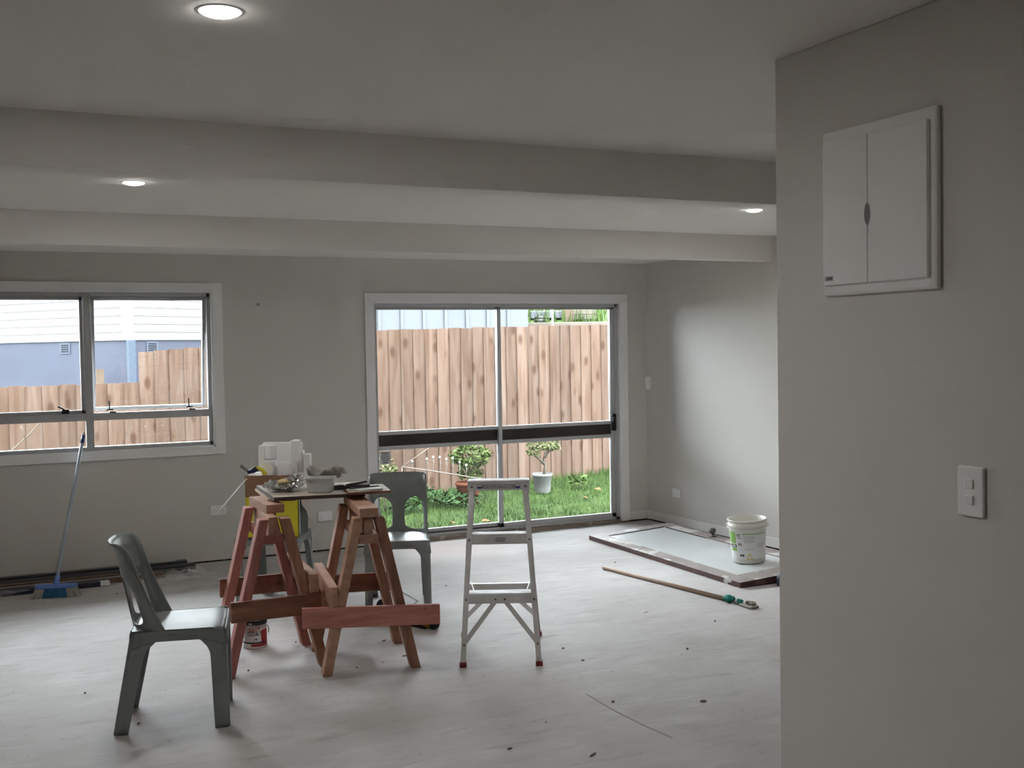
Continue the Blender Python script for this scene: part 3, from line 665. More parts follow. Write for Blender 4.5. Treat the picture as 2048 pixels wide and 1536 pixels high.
# ------------------------------------------------------------------ sawhorses
def sawhorse(label, near, ax, hl, ztop, brace, rail_side, leg_mats):
    """near = floor point midway between the near feet, ax = heading of the beam, hl = foot-to-foot length"""
    rz = math.atan2(ax[1], ax[0])-math.pi/2
    t = thing('sawhorse', label, 'sawhorse', (near[0], near[1], 0), rz, 'timber sawhorses')
    y0, y1 = brace['y0'], hl+0.06
    ox, oa = brace['top']
    MB().ab((-0.046, 0, ztop-0.045), (0.046, y1-y0, ztop), T=Matrix.Translation((ox, y0, 0)) @ Matrix.Rotation(oa, 4, 'Z')).build('top_rail', M['saw_tan'], t, bevel=0.003)
    yw = min(y0, 0.03)+0.03
    MB().ab((-0.0225, yw, ztop-0.132), (0.0225, y1-0.03, ztop-0.0455)).build('web_rail', M['saw_tan'], t, bevel=0.002)
    MB().ab((-0.050, yw-0.005, ztop-0.178), (0.050, y1-0.02, ztop-0.1325)).build('bottom_rail', brace['flange'], t, bevel=0.003)
    zt = ztop-0.047
    sp = brace['spread']
    for j, yy in enumerate((0.045, hl)):
        for i, sx in enumerate((-1, 1)):
            MB().leg((sx*sp, yy, 0), (sx*0.052, yy, zt), 0.046, 0.088).build('leg', M[leg_mats[j*2+i]], t, bevel=0.003)
    def plank(xa, xb, zl, zr, h, ya, yb, mt):
        v = [(x, y, z+d) for x, z in ((xa, zl), (xb, zr)) for y in (ya, yb) for d in (0, h)]
        MB().add(v, [(0, 1, 3, 2), (4, 6, 7, 5), (0, 4, 5, 1), (2, 3, 7, 6), (1, 5, 7, 3), (0, 2, 6, 4)]).build('cross_brace', M[mt], t, bevel=0.002)
    xa, xb, zl, zr, mt = brace['front']; plank(xa, xb, zl, zr, 0.100, -0.022, 0.0005, mt)
    xa, xb, zl, zr, mt = brace['rear']; plank(xa, xb, zl, zr, 0.098, hl+0.0445, hl+0.066, mt)
    xr, zr = rail_side
    MB().ab((xr-0.0225, -0.035, zr), (xr+0.0225, hl+0.10, zr+0.092)).build('side_rail', M['saw_tan'], t, bevel=0.003)
    return t
ZS = 0.812
sawhorse('left sawhorse with reddish legs under the cluttered board', (1.254, 5.345), (0.030, 0.50), 0.50, ZS,
    dict(y0=0.19, top=(0.036, R(4.8)), flange=M['saw_red'], spread=0.235, front=(-0.225, 0.215, 0.278, 0.285, 'saw_cross_brown'), rear=(-0.205, 0.26, 0.285, 0.285, 'saw_cross_brown')), (0.178, 0.392),
    ('saw_red', 'saw_brown', 'saw_red', 'saw_red'))
sawhorse('right sawhorse with a wide pink cross brace in front', (1.668, 5.140), (0.085, 0.53), 0.52, ZS,
    dict(y0=0.00, top=(0.0, 0.0), flange=M['saw_tan'], spread=0.220, front=(-0.335, 0.340, 0.250, 0.216, 'saw_cross_red'), rear=(-0.23, 0.23, 0.285, 0.275, 'saw_cross_brown')), (-0.186, 0.352),
    ('saw_tan', 'saw_brown', 'saw_brown', 'saw_brown'))

# ------------------------------------------------------------------ boards and clutter on the sawhorses
zt = ZS
def quad_board(name, P, z, th, top, edge, label, cat, parent=None):
    """board whose plan corners are P (list of xy), resting at height z"""
    m = MB().prism([(p[0], p[1]) for p in P], z, z+th)
    o = m.build(name, [top, edge], parent)
    for f in o.data.polygons: f.material_index = 0 if abs(f.normal.z) > 0.5 else 1
    return tag(o, label, cat)
quad_board('plywood_offcut', [(1.292, 5.66), (1.42, 5.60), (1.60, 6.05), (1.33, 6.13)], zt, 0.012, M['ply'], M['ply'], 'small plywood offcut under the left end of the board', 'board')
quad_board('work_board', [(1.302, 5.565), (1.757, 5.475), (1.895, 5.96), (1.335, 6.12)], zt+0.0125, 0.018, M['board_top'], M['board_edge'], 'tan work board laid across both sawhorses with clutter on it', 'board')
quad_board('brown_offcut', [(1.66, 5.44), (1.875, 5.405), (1.93, 5.70), (1.715, 5.74)], zt+0.031, 0.012, M['board_top'], M['saw_cross_brown'], 'short brown board overhanging the right sawhorse', 'board')
ZT = zt+0.0308

# foil with bread
foil_rng = random.Random(12)
def foil_fn(u, v):
    a = 2*math.pi*u; r = 0.012+0.080*v
    k = 1+0.22*noise.noise(Vector((math.cos(a)*2, math.sin(a)*2, v*3)))
    x = r*k*math.cos(a)*1.15; y = r*k*math.sin(a)*0.85
    z = 0.006+0.040*max(0, v-0.35)**1.2
    if math.sin(a) > 0.1 and v > 0.5: z += 0.055*(v-0.5)*math.sin(a)
    j = 0.007*v
    if u in (0.0, 1.0): return (x, y, z+0.5*j)
    return (x+foil_rng.uniform(-j, j), y+foil_rng.uniform(-j, j), max(0.001, z+foil_rng.uniform(-j, 1.5*j)))
pf = onz(566, 982, ZT)
t = thing('foil_wrap', 'opened crumpled aluminium foil wrap on the left of the board', 'foil', (pf.x, pf.y, ZT), R(-25))
MB().grid(foil_fn, 44, 11).build('foil_sheet', M['foil'], t)
b = MB().blob((0, 0, 0.024), (0.030, 0.020, 0.017), 10, amp=0.3, seed=3).build('bread_roll', M['bread'], None, smooth=True)
b.location = (pf.x+0.008, pf.y+0.028, ZT+0.026); tag(b, 'torn piece of yellow bread lying in the foil', 'bread')
b = MB().blob((0, 0, 0.028), (0.038, 0.030, 0.028), 14, amp=0.9, seed=8).build('foil_ball', M['foil']); b.location = onz(594, 972, ZT+0.02)+Vector((0.02, 0.09, -0.0195)); tag(b, 'crumpled foil ball behind the opened foil', 'foil')

# plastic tub
def tub(w, d, h, taper, th):
    m = MB(); k = 6
    def ring(w, d, z, r):
        pts = []
        for cx, cy, a0 in ((w-r, d-r, 0), (-w+r, d-r, 90), (-w+r, -d+r, 180), (w-r, -d+r, 270)):
            for i in range(k+1): pts.append((cx+r*math.cos(R(a0+90*i/k)), cy+r*math.sin(R(a0+90*i/k)), z))
        return pts
    rings = [ring(w*taper, d*taper, 0, 0.02), ring(w*taper+0.003, d*taper+0.003, 0.006, 0.02), ring(w, d, h-0.004, 0.02), ring(w+0.006, d+0.006, h-0.004, 0.024), ring(w+0.006, d+0.006, h, 0.024), ring(w-th, d-th, h, 0.02), ring(w*taper-th, d*taper-th, 0.004, 0.018)]
    n = len(rings[0]); v = [p for r in rings for p in r]
    f = [(i*n+j, i*n+(j+1) % n, (i+1)*n+(j+1) % n, (i+1)*n+j) for i in range(len(rings)-1) for j in range(n)]
    f += [tuple(range(n-1, -1, -1)), tuple((len(rings)-1)*n+j for j in range(n))]
    return m.add(v, f)
p1, p2 = onz(617, 987, ZT), onz(663, 986, ZT); c = (p1+p2)/2
yaw_b = math.atan2(p2.y-p1.y, p2.x-p1.x)
o = tub(0.074, 0.052, 0.078, 0.82, 0.002).build('plastic_tub', M['tub'], smooth=False); o.location = (c.x+0.02, c.y+0.055, ZT); o.rotation_euler = (0, 0, yaw_b+R(-4))
tag(o, 'translucent white plastic food tub at the middle of the board', 'tub')

# dusty crumpled tray behind the tub
def tray_fn(u, v):
    x = (u-0.5)*0.20; y = (v-0.5)*0.11
    e = max(abs(u-0.5), abs(v-0.5))*2
    z = 0.012+0.050*max(0, e-0.55)/0.45+0.030*noise.noise(Vector((x*22, y*22, 1.5)))*(0.4+e)
    if u > 0.86: z += 0.030-0.22*(u-0.86)
    return (x, y, max(0.002, z))
tr = onz(655, 968, ZT+0.03)
t = thing('paint_tray', 'dusty crumpled paint tray behind the plastic tub', 'tray', (tr.x+0.015, tr.y+0.06, ZT), yaw_b)
MB().grid(tray_fn, 28, 16, T=Matrix.Translation((0, 0, 0.042))).build('tray_sheet', M['dust_tray'], t, smooth=True, solid=0.002)
MB().box((-0.02, 0, 0.024), (0.11, 0.075, 0.047)).build('tray_base', M['dust_tray'], t, bevel=0.012)
# black pliers
q0 = onz(672, 981, ZT+0.01); q1 = onz(724, 976, ZT+0.01)
ang = math.atan2(q1.y-q0.y, q1.x-q0.x)
t = thing('locking_pliers', 'black handled pliers lying right of the plastic tub', 'pliers', (q0.x+0.035, q0.y-0.01, ZT+0.0128), ang)
MB().tube([(0.00, 0, 0.012), (0.05, -0.008, 0.013), (0.145, -0.020, 0.011)], 0.010, 10, taper=0.008).build('handle', M['black'], t, smooth=True)
MB().tube([(0.00, 0, 0.014), (0.05, 0.016, 0.020), (0.150, 0.026, 0.027)], 0.0095, 10, taper=0.007).build('handle', M['black'], t, smooth=True)
MB().prism([(-0.055, -0.004), (-0.045, -0.016), (0.0, -0.020), (0.015, 0.0), (0.0, 0.024), (-0.045, 0.010)], 0.002, 0.026).build('jaw', M['black'], t, bevel=0.003)
# white plate scraper at the right end
q = onz(746, 982, ZT+0.016)
t = thing('scraper_blade', 'dusty white filling blade lying at the right end of the board', 'scraper', (q.x, q.y+0.05, ZT+0.0125), ang)
MB().prism([(-0.075, -0.032), (0.050, -0.040), (0.062, -0.028), (0.062, 0.028), (0.050, 0.040), (-0.075, 0.032)], 0.0, 0.012).build('blade', M['plate_white'], t, bevel=0.003)
MB().tube([(-0.10, 0.03, 0.018), (0.02, 0.012, 0.019), (0.055, 0.006, 0.019)], 0.004, 8).build('handle', M['black'], t, smooth=True)

# ------------------------------------------------------------------ yellow cardboard box on the chair, foam on top
bx = thing('cardboard_box', 'open yellow and black cardboard box standing on the chair behind the trestles', 'box', (1.625, 6.865, 0.436), R(-27))
W2, D2, H2 = 0.165, 0.13, 0.25
m = MB().ab((-W2, -D2, 0), (W2, -D2+0.005, H2)); m.build('front_panel', M['box_yellow'], bx)
MB().ab((W2-0.005, -D2, 0), (W2, D2, H2)).build('side_panel', M['box_black'], bx)
MB().ab((W2, -D2+0.010, 0.02), (W2+0.001, -D2+0.030, H2-0.01)).build('side_stripe', M['label_white'], bx)
MB().ab((-W2, -D2, 0), (-W2+0.005, D2, H2)).build('side_panel', M['box_yellow'], bx)
MB().ab((-W2, D2-0.005, 0), (W2, D2, H2)).build('rear_panel', M['cardboard'], bx)
MB().ab((-W2, -D2, 0), (W2, D2, 0.005)).build('base_panel', M['cardboard'], bx)
MB().ab((-W2, -D2, 0), (W2, -D2+0.004, 0.135), T=Matrix.Translation((0, 0, H2))).build('flap', M['cardboard'], bx)
MB().ab((-W2, D2-0.004, 0), (W2, D2, 0.125), T=Matrix.Translation((0, 0, H2))).build('flap', M['cardboard'], bx)
MB().ab((0, -D2+0.004, 0), (0.004, D2-0.06, 0.130), T=Matrix.Translation((W2-0.004, 0, H2)) @ Matrix.Rotation(R(28), 4, 'Y')).build('flap', M['cardboard_pale'], bx)
MB().prism([(-0.10, 0.0), (0.08, 0.0), (0.08, -0.05), (0.0, -0.17), (-0.02, -0.10), (-0.10, -0.06)], 0, 0.004, T=Matrix.Translation((W2+0.004, 0.0, H2)) @ Matrix.Rotation(R(90), 4, 'Z') @ Matrix.Rotation(R(80), 4, 'X')).build('flap', M['cardboard_pale'], bx)

fb = thing('foam_packaging', 'white moulded polystyrene packing piece standing in the cardboard box', 'packaging', (1.645, 6.845, 0.4415), R(-27))
FZ = 0.2585
MB().ab((-0.122, 0.055, 0.0), (0.128, 0.085, FZ+0.310)).build('back_slab', M['foam'], fb, bevel=0.006)
MB().ab((-0.122, -0.055, FZ+0.14), (-0.094, 0.055, FZ+0.300)).build('end_wall', M['foam'], fb, bevel=0.006)
MB().prism([(-0.094, 0.055), (-0.094, 0.0), (-0.060, 0.0), (-0.030, 0.055)], FZ+0.21, FZ+0.296).build('corner_gusset', M['foam'], fb, bevel=0.004)
MB().ab((-0.098, -0.088, FZ-0.08), (-0.022, -0.015, FZ+0.205)).build('moulded_post', M['foam'], fb, bevel=0.006)
MB().ab((0.008, -0.096, FZ-0.08), (0.082, -0.015, FZ+0.195)).build('moulded_post', M['foam'], fb, bevel=0.006)
MB().ab((-0.10, -0.016, 0.0), (0.10, 0.056, FZ+0.165)).build('middle_block', M['foam'], fb, bevel=0.006)
MB().ab((0.072, -0.030, FZ+0.190), (0.124, 0.056, FZ+0.328)).build('raised_lug', M['foam'], fb, bevel=0.010)
fb2 = thing('foam_packaging', 'second polystyrene piece standing at the right of the first', 'packaging', (1.758, 6.835, 0.4415), R(-27))
MB().ab((-0.008, 0.010, 0.0), (0.030, 0.060, FZ+0.255)).build('slab', M['foam'], fb2, bevel=0.006)
MB().ab((0.031, 0.000, FZ+0.02), (0.075, 0.055, FZ+0.235)).build('step_block', M['foam'], fb2, bevel=0.006)
fb3 = MB().ab((-0.045, -0.015, 0), (0.04, 0.015, 0.115)).build('foam_offcut', M['foam'], bevel=0.005); fb3.location = (1.515, 6.95, 0.71); fb3.rotation_euler = (0, 0, R(-27)); tag(fb3, 'small white foam offcut at the left of the box', 'packaging')
# blue and yellow snips, long rod
q = ony(512, 950, 6.80)
t = thing('snips', 'blue and yellow handled snips lying on the left box edge', 'snips', (q.x-0.02, q.y, 0.832), R(-27))
MB().tube([(-0.03, 0, 0.012), (0.01, 0, 0.018), (0.035, 0, 0.030)], 0.013, 10, taper=0.009).build('handle', M['tool_blue'], t, smooth=True)
MB().tube([(0.028, 0, 0.040), (0.058, 0, 0.026), (0.080, 0, -0.004)], 0.011, 10, taper=0.012).build('handle', M['tool_yellow'], t, smooth=True)
MB().bar((-0.028, 0, 0.016), (-0.075, 0, 0.052), 0.004, 0.018).build('blade', M['steel'], t)
MB().tube([(-0.012, 0.0, 0.022), (0.012, 0.0, 0.036), (0.024, 0, 0.040)], 0.007, 8).build('pivot', M['black'], t, smooth=True)
a = ony(494, 957, 6.80); b = ony(433, 1029, 6.62)
tag(MB().tube([a, b], 0.0042, 8).build('thin_rod', M['white_rod'], smooth=True), 'thin pale rod hanging out of the box down to the left', 'rod')

# ------------------------------------------------------------------ step ladder
ld = thing('step_ladder', 'aluminium three-step folding ladder standing before the sliding door', 'ladder', (2.266, 4.925, 0), R(-25.2))
ZL = 0.895
def fr(x, z):                           # point on the front rail
    k = z/ZL; return Vector((x*(0.190+(0.137-0.190)*k), 0.25*k, z))
def rr(x, z):
    k = z/ZL; return Vector((x*(0.206+(0.130-0.206)*k), 0.60+(0.335-0.60)*k, z))
for s in (-1, 1):
    a, b = fr(s, 0.02), fr(s, ZL-0.03)
    m = MB().bar(a, b, 0.027, 0.004, side=(1, 0, 0)).bar(a+Vector((s*0.0125, 0.022, 0)), b+Vector((s*0.0125, 0.022, 0)), 0.003, 0.044, side=(1, 0, 0))
    m.build('front_rail', M['alu'], ld)
    a, b = rr(s, 0.02), rr(s, ZL-0.05)
    MB().bar(a, b, 0.022, 0.004, side=(1, 0, 0)).bar(a+Vector((s*0.010, -0.014, 0)), b+Vector((s*0.010, -0.014, 0)), 0.003, 0.028, side=(1, 0, 0)).build('rear_leg', M['alu'], ld)
    MB().box(fr(s, 0.012)+Vector((s*0.001, 0.018, 0)), (0.034, 0.052, 0.024)).build('foot', M['rubber_red'], ld, bevel=0.003)
    MB().box(rr(s, 0.012)+Vector((s*0.002, -0.012, 0)), (0.030, 0.040, 0.024)).build('foot', M['rubber_red'], ld, bevel=0.003)
    MB().bar(fr(s, 0.115)+Vector((-s*0.004, 0.006, 0)), Vector((s*0.030, 0.10, 0.300)), 0.003, 0.024, side=(0, 1, 0)).build('brace', M['alu'], ld)
    MB().bar(rr(s, 0.115)+Vector((-s*0.004, -0.010, 0)), Vector((s*0.030, 0.505, 0.285)), 0.003, 0.024, side=(0, 1, 0)).build('brace', M['alu'], ld)
    MB().bar(Vector((s*0.128, 0.115, 0.335)), Vector((s*0.160, 0.50, 0.318)), 0.003, 0.012, side=(1, 0, 0)).build('spreader', M['alu'], ld)
for zt_ in (0.345, 0.632):
    pl, pr_ = fr(-1, zt_), fr(1, zt_); w = pr_.x-0.010
    st = MB().ab((-w, pl.y-0.002, zt_-0.050), (w, pl.y+0.002, zt_)).ab((-w, pl.y, zt_-0.004), (w, pl.y+0.085, zt_)).ab((-w, pl.y+0.083, zt_-0.03), (w, pl.y+0.086, zt_)).build('step', M['alu'], ld)
    m = MB()
    for j in range(5): m.ab((-w, pl.y+0.008+j*0.015, zt_), (w, pl.y+0.013+j*0.015, zt_+0.0025))
    m.build('tread_rib', M['alu'], st)
    if zt_ > 0.5:
        MB().ab((-0.050, pl.y-0.0030, zt_-0.043), (0.062, pl.y-0.0018, zt_-0.012)).build('step_label', M['label_white'], st)
        m = MB()
        for j in range(3): m.ab((-0.020, pl.y-0.0037, zt_-0.037+j*0.008), (0.030, pl.y-0.0029, zt_-0.032+j*0.008))
        m.build('step_print', M['ink_soft'], st)
for zt_ in (0.312, 0.595):
    q = rr(1, zt_); MB().ab((-q.x, q.y-0.004, zt_-0.044), (q.x, q.y, zt_)).ab((-q.x, q.y-0.022, zt_-0.003), (q.x, q.y, zt_)).build('rear_bar', M['alu'], ld)
yt = 0.245
cap = MB().ab((-0.160, yt-0.012, ZL-0.006), (0.160, yt+0.105, ZL+0.004)).ab((-0.160, yt-0.012, ZL-0.044), (0.160, yt-0.008, ZL)).ab((-0.160, yt+0.101, ZL-0.04), (0.160, yt+0.105, ZL)).build('top_cap', M['alu'], ld, bevel=0.002)
m = MB()
for j in range(5): m.ab((-0.158, yt+0.000+j*0.020, ZL+0.004), (0.158, yt+0.008+j*0.020, ZL+0.0065))
m.build('tread_rib', M['alu'], cap)
MB().ab((-0.112, yt-0.0131, ZL-0.034), (0.112, yt-0.0119, ZL-0.014)).build('name_plate', M['ink_soft'], cap)
v, f = text_mesh('INDUSTRIAL', 0.021)
MB().add(v, f, Matrix.Translation((0, yt-0.0137, ZL-0.0243)) @ Matrix.Rotation(R(90), 4, 'X') @ Matrix.Scale(1.25, 4, (1, 0, 0))).build('lettering', M['label_white'], cap)
for s in (-1, 1):
    MB().ab((s*0.088, yt-0.0138, ZL-0.024), (s*0.110, yt-0.0128, ZL-0.016)).build('white_flash', M['label_white'], cap)
    MB().ab((s*0.088, yt-0.0138, ZL-0.033), (s*0.110, yt-0.0128, ZL-0.025)).build('blue_flash', M['blue_print'], cap)
RX = Matrix.Rotation(R(90), 4, 'X')
for s in (-1, 1):
    for z in (0.105, 0.318, 0.607):
        q = fr(s, z); MB().lathe([(0.0055, 0), (0.005, 0.003), (0.002, 0.0045)], 12, T=Matrix.Translation(q+Vector((0, -0.002, 0))) @ RX).build('rivet', M['rivet'], ld, smooth=True)
    MB().lathe([(0.0055, 0), (0.005, 0.003), (0.002, 0.0045)], 12, T=Matrix.Translation((s*0.138, yt-0.011, ZL-0.025)) @ RX).build('rivet', M['rivet'], ld, smooth=True)
    q = fr(1, 0.318); MB().lathe([(0.0055, 0), (0.005, 0.003), (0.002, 0.0045)], 12, T=Matrix.Translation((s*0.024, q.y-0.002, 0.318)) @ RX).build('rivet', M['rivet'], ld, smooth=True)

# ------------------------------------------------------------------ paint can
pc = onz(515, 1297)
can = thing('paint_can', 'paint can with red and black lettering under the left trestle', 'paint can', (pc.x, pc.y+0.055, 0), 0)
CR, CH = 0.0635, 0.150
view = math.atan2(-(pc.y+0.055), -pc.x)            # side facing the room
MB().lathe([(CR-0.004, 0.0), (CR, 0.004), (CR, 0.010), (CR-0.001, 0.012), (CR-0.001, CH-0.024)], 48).build('body', M['label_white'], can, smooth=True)
MB().lathe([(CR-0.001, CH-0.024), (CR+0.002, CH-0.022), (CR+0.003, CH-0.010), (CR+0.001, CH), (CR-0.006, CH), (CR-0.010, CH-0.006), (0.0001, CH-0.006)], 48, caps=False).build('lid', M['black'], can, smooth=True)
MB().lathe([(CR-0.012, CH-0.0055), (0.0001, CH-0.0050)], 32, caps=False).build('lid_disc', M['can_metal'], can)
def on_can(v, f, name, material, r, a_c, z_c, parent, tilt=0.0):
    vs = []
    for p in v:
        a = a_c + p[0]/r; vs.append((r*math.cos(a), r*math.sin(a), z_c+p[1]))
    MB().add(vs, f).build(name, material, parent)
def patch(name, material, r, a0, a1, z0, z1, parent, slant=0.0, n=16):
    vs = []
    for j in range(2):
        for i in range(n+1):
            a = a0+(a1-a0)*i/n; z = (z0, z1)[j]+slant*i/n; vs.append((r*math.cos(a), r*math.sin(a), z))
    MB().add(vs, [(i, i+1, n+2+i, n+1+i) for i in range(n)]).build(name, material, parent, smooth=True)
rc = CR-0.0004
patch('red_band', M['red'], rc, view+0.55, view+math.pi+0.6, 0.012, 0.098, can, 0.0, 30)
patch('red_foot', M['red'], rc+0.0002, view-0.35, view+0.60, 0.012, 0.026, can)
patch('black_stripe', M['ink'], rc+0.0003, view-1.5, view+1.0, 0.028, 0.036, can)
patch('lid_tag', M['label_grey'], CR+0.0035, view-0.48, view-0.22, CH-0.020, CH-0.010, can, 0, 6)
v, f = text_mesh('EASY', 0.030); on_can([(p.x*0.95, p.y) for p in v], f, 'lettering_easy', M['red'], rc+0.0004, view-0.02, 0.101, can)
v, f = text_mesh('COAT', 0.030); on_can([(p.x*0.95, p.y) for p in v], f, 'lettering_coat', M['ink'], rc+0.0004, view-0.02, 0.079, can)
m = MB(); m.add([(0.001*0, 0, 0)], [])
on_can([(-0.012, -0.006), (-0.006, -0.005), (0.000, 0.004), (-0.003, 0.004), (0.002, 0.007), (0.008, 0.005), (0.010, -0.002), (0.007, -0.006), (0.005, -0.002), (0.003, 0.001)], [(0, 1, 2, 3), (3, 2, 9, 4), (4, 9, 8, 5), (5, 8, 7, 6)], 'emblem', M['ink'], rc+0.0004, view+0.02, 0.050, can)
MB().tube([(CR*math.cos(view+1.2+0.001), CR*math.sin(view+1.2), CH-0.030)]+[((CR+0.010)*math.cos(view+1.25+0.04*i), (CR+0.010)*math.sin(view+1.25+0.04*i), CH-0.030-0.012*i) for i in range(1, 5)], 0.0022, 6).build('wire_handle', M['can_metal'], can, smooth=True)

# ------------------------------------------------------------------ loose door lying on the floor
Tdoor = Matrix.Translation((4.775, 6.788, 0.018)) @ Matrix.Rotation(R(-1.2), 4, 'Z') @ Matrix.Rotation(R(-3.2), 4, 'Y')
sl = thing('loose_door', 'dusty brown framed door with pale panel lying on the floor', 'door panel', Tdoor.translation)
sl.rotation_euler = Tdoor.to_euler()
DW, DL, DT = 0.385, 1.03, 0.040
MB().ab((-DW, -DL, 0), (-DW+0.115, DL, DT)).build('stile', [M['door_dusty'], M['door_brown']], sl, bevel=0.003)
MB().ab((DW-0.115, -DL, 0), (DW, DL, DT)).build('stile', [M['door_dusty'], M['door_brown']], sl, bevel=0.003)
MB().ab((-DW+0.115, -DL, 0), (DW-0.115, -DL+0.19, DT)).build('rail', [M['door_dusty'], M['door_brown']], sl, bevel=0.003)
MB().ab((-DW+0.115, DL-0.115, 0), (DW-0.115, DL, DT)).build('rail', [M['door_dusty'], M['door_brown']], sl, bevel=0.003)
for ch in sl.children:
    for f in ch.data.polygons: f.material_index = 0 if f.normal.z > 0.5 else 1
MB().ab((-DW+0.115, -DL+0.19, 0.010), (DW-0.115, DL-0.115, DT-0.006)).build('panel', M['door_panel'], sl)
m = MB().ab((-DW+0.115, DL-0.127, DT-0.0055), (DW-0.13, DL-0.115, DT-0.002)); m.build('dark_bead', M['strip_dark'], sl)
m = MB().ab((DW-0.127, 0.30, DT-0.0055), (DW-0.115, DL-0.16, DT-0.002)); m.build('dark_bead', M['strip_dark'], sl)
kx, ky = DW-0.058, 0.30
MB().lathe([(0.034, 0), (0.034, 0.004), (0.012, 0.007), (0.011, 0.022), (0.022, 0.032), (0.028, 0.045), (0.026, 0.058), (0.018, 0.064), (0.0001, 0.065)], 24, T=Matrix.Translation((kx, ky, DT))).build('knob', M['knob'], sl, smooth=True)
MB().lathe([(0.0001, 0), (0.018, 0.001), (0.026, 0.008), (0.011, 0.022), (0.012, 0.028), (0.034, 0.030), (0.034, 0.034)], 24, T=Matrix.Translation((kx, ky, -0.034))).build('knob', M['knob'], sl, smooth=True)
for yy in (0.80, 0.0, -0.86):
    MB().tube([(-DW-0.004, yy-0.035, -0.003), (-DW-0.004, yy-0.006, -0.003)], 0.006, 8).tube([(-DW-0.004, yy+0.006, -0.003), (-DW-0.004, yy+0.035, -0.003)], 0.006, 8).build('hinge', M['steel'], sl, smooth=True)

# ------------------------------------------------------------------ plaster pail on the loose door
def pail_T(): return Matrix.Translation(pl0) @ Matrix.Rotation(R(-3.2), 4, 'Y')
pl0 = Vector((4.80, 6.23, 0.0615))
pl = thing('plaster_pail', 'off-white plastic pail with green label standing on the loose door', 'pail', pl0); pl.rotation_euler = (0, R(-3.2), 0)
R0, R1, PH = 0.112, 0.132, 0.300
MB().lathe([(R0-0.004, 0), (R0, 0.004), (R1-0.004, PH-0.060), (R1+0.004, PH-0.058), (R1+0.004, PH-0.030), (R1, PH-0.028), (R1+0.001, PH-0.006), (R1+0.006, PH-0.004), (R1+0.005, PH), (R1-0.003, PH), (R1-0.005, PH-0.03), (R0-0.005, 0.006), (0.0001, 0.005)], 56).build('body', M['pail'], pl, smooth=True)
va = math.atan2(-pl0.y, -pl0.x)
def rad(z): return R0+(R1-0.004-R0)*z/(PH-0.06)+0.0008
def pl_patch(name, material, a0, a1, z0, z1, off=0.0, n=10):
    vs = []
    for z in (z0, z1):
        for i in range(n+1):
            a = va+a0+(a1-a0)*i/n; r = rad(z)+off; vs.append((r*math.cos(a), r*math.sin(a), z))
    MB().add(vs, [(i, i+1, n+2+i, n+1+i) for i in range(n)]).build(name, material, pl, smooth=True)
pl_patch('label_sheet', M['label_white'], -1.5, 1.35, 0.030, 0.228, 0.0, 30)
pl_patch('green_panel', M['green_print'], -1.40, -0.72, 0.140, 0.222, 0.0006)
pl_patch('black_panel', M['ink'], -1.25, -0.70, 0.112, 0.134, 0.0006)
pl_patch('label_mark', M['label_white'], -1.10, -0.78, 0.118, 0.128, 0.0010)
pl_patch('green_panel', M['green_print'], -1.20, -0.70, 0.086, 0.108, 0.0006)
pl_patch('grey_panel', M['ink_soft'], -0.66, -0.42, 0.190, 0.212, 0.0006)
pl_patch('grey_panel', M['ink_soft'], -0.62, -0.38, 0.178, 0.185, 0.0006)
pl_patch('grey_panel', M['ink_soft'], -0.60, -0.36, 0.128, 0.146, 0.0006)
pl_patch('green_line', M['green_print'], -0.30, 1.15, 0.206, 0.213, 0.0006, 16)
for i, (a, b) in enumerate(((-0.25, 0.35), (-0.22, 0.42), (-0.22, 0.30), (-0.2, 0.40), (0.55, 1.0), (0.55, 1.05), (0.5, 0.95), (-0.2, 0.38))):
    pl_patch('print_line', M['ink_soft'], a, b, 0.190-0.0125*i, 0.1935-0.0125*i, 0.0006)
pl_patch('recycle_mark', M['ink'], -0.50, -0.26, 0.050, 0.066, 0.0006)
pl_patch('recycle_mark_gap', M['label_white'], -0.42, -0.34, 0.050, 0.058, 0.0010, 4)
vs = []
for a, z in ((-0.12, 0.040), (0.24, 0.040), (0.06, 0.078)):
    r = rad(z)+0.0008; vs.append((r*math.cos(va+a), r*math.sin(va+a), z))
MB().add(vs, [(0, 1, 2)]).build('warning_triangle', M['yellow_print'], pl)
pl_patch('warning_strip', M['yellow_print'], -0.14, 0.28, 0.031, 0.037, 0.0007)
for s in (-1, 1):
    a = va+s*1.50; MB().blob(((R1+0.004)*math.cos(a), (R1+0.004)*math.sin(a), PH-0.045), (0.012, 0.012, 0.016), 8).build('handle_boss', M['pail'], pl, smooth=True)
hp = []
for i in range(17):
    k = -1.5+3.0*i/16; hp.append(((R1+0.010)*math.cos(va+k), (R1+0.010)*math.sin(va+k), PH-0.045-0.022*math.cos(k)))
MB().tube(hp, 0.003, 6).build('wire_handle', M['pail'], pl, smooth=True)

# ------------------------------------------------------------------ pole with scraper brush
a, b = onz(1207, 1135, 0.0135), onz(1452, 1198, 0.0135); c = onz(1508, 1214, 0.010)
t = thing('pole_brush', 'timber pole with teal rag and white brush end lying on the floor', 'pole', (a.x, a.y, 0))
MB().tube([a, b.lerp(a, 0.5), b], 0.0132, 12).build('pole', M['pole'], t, world=True, smooth=True)
MB().blob(b.lerp(c, 0.12)+Vector((0, 0, 0.008)), (0.030, 0.040, 0.021), 10, amp=0.6, seed=2).build('teal_rag', M['teal'], t, world=True, smooth=True)
MB().blob(b.lerp(c, 0.48)+Vector((0.006, 0, 0.006)), (0.018, 0.026, 0.015), 8, amp=0.7, seed=5).build('teal_rag', M['teal'], t, world=True, smooth=True)
MB().tube([b.lerp(c, 0.1), b.lerp(c, 0.55)], 0.008, 8).build('ferrule', M['steel'], t, world=True, smooth=True)
d = (c-b).normalized(); sd = Vector((-d.y, d.x, 0))
q = b.lerp(c, 0.80)
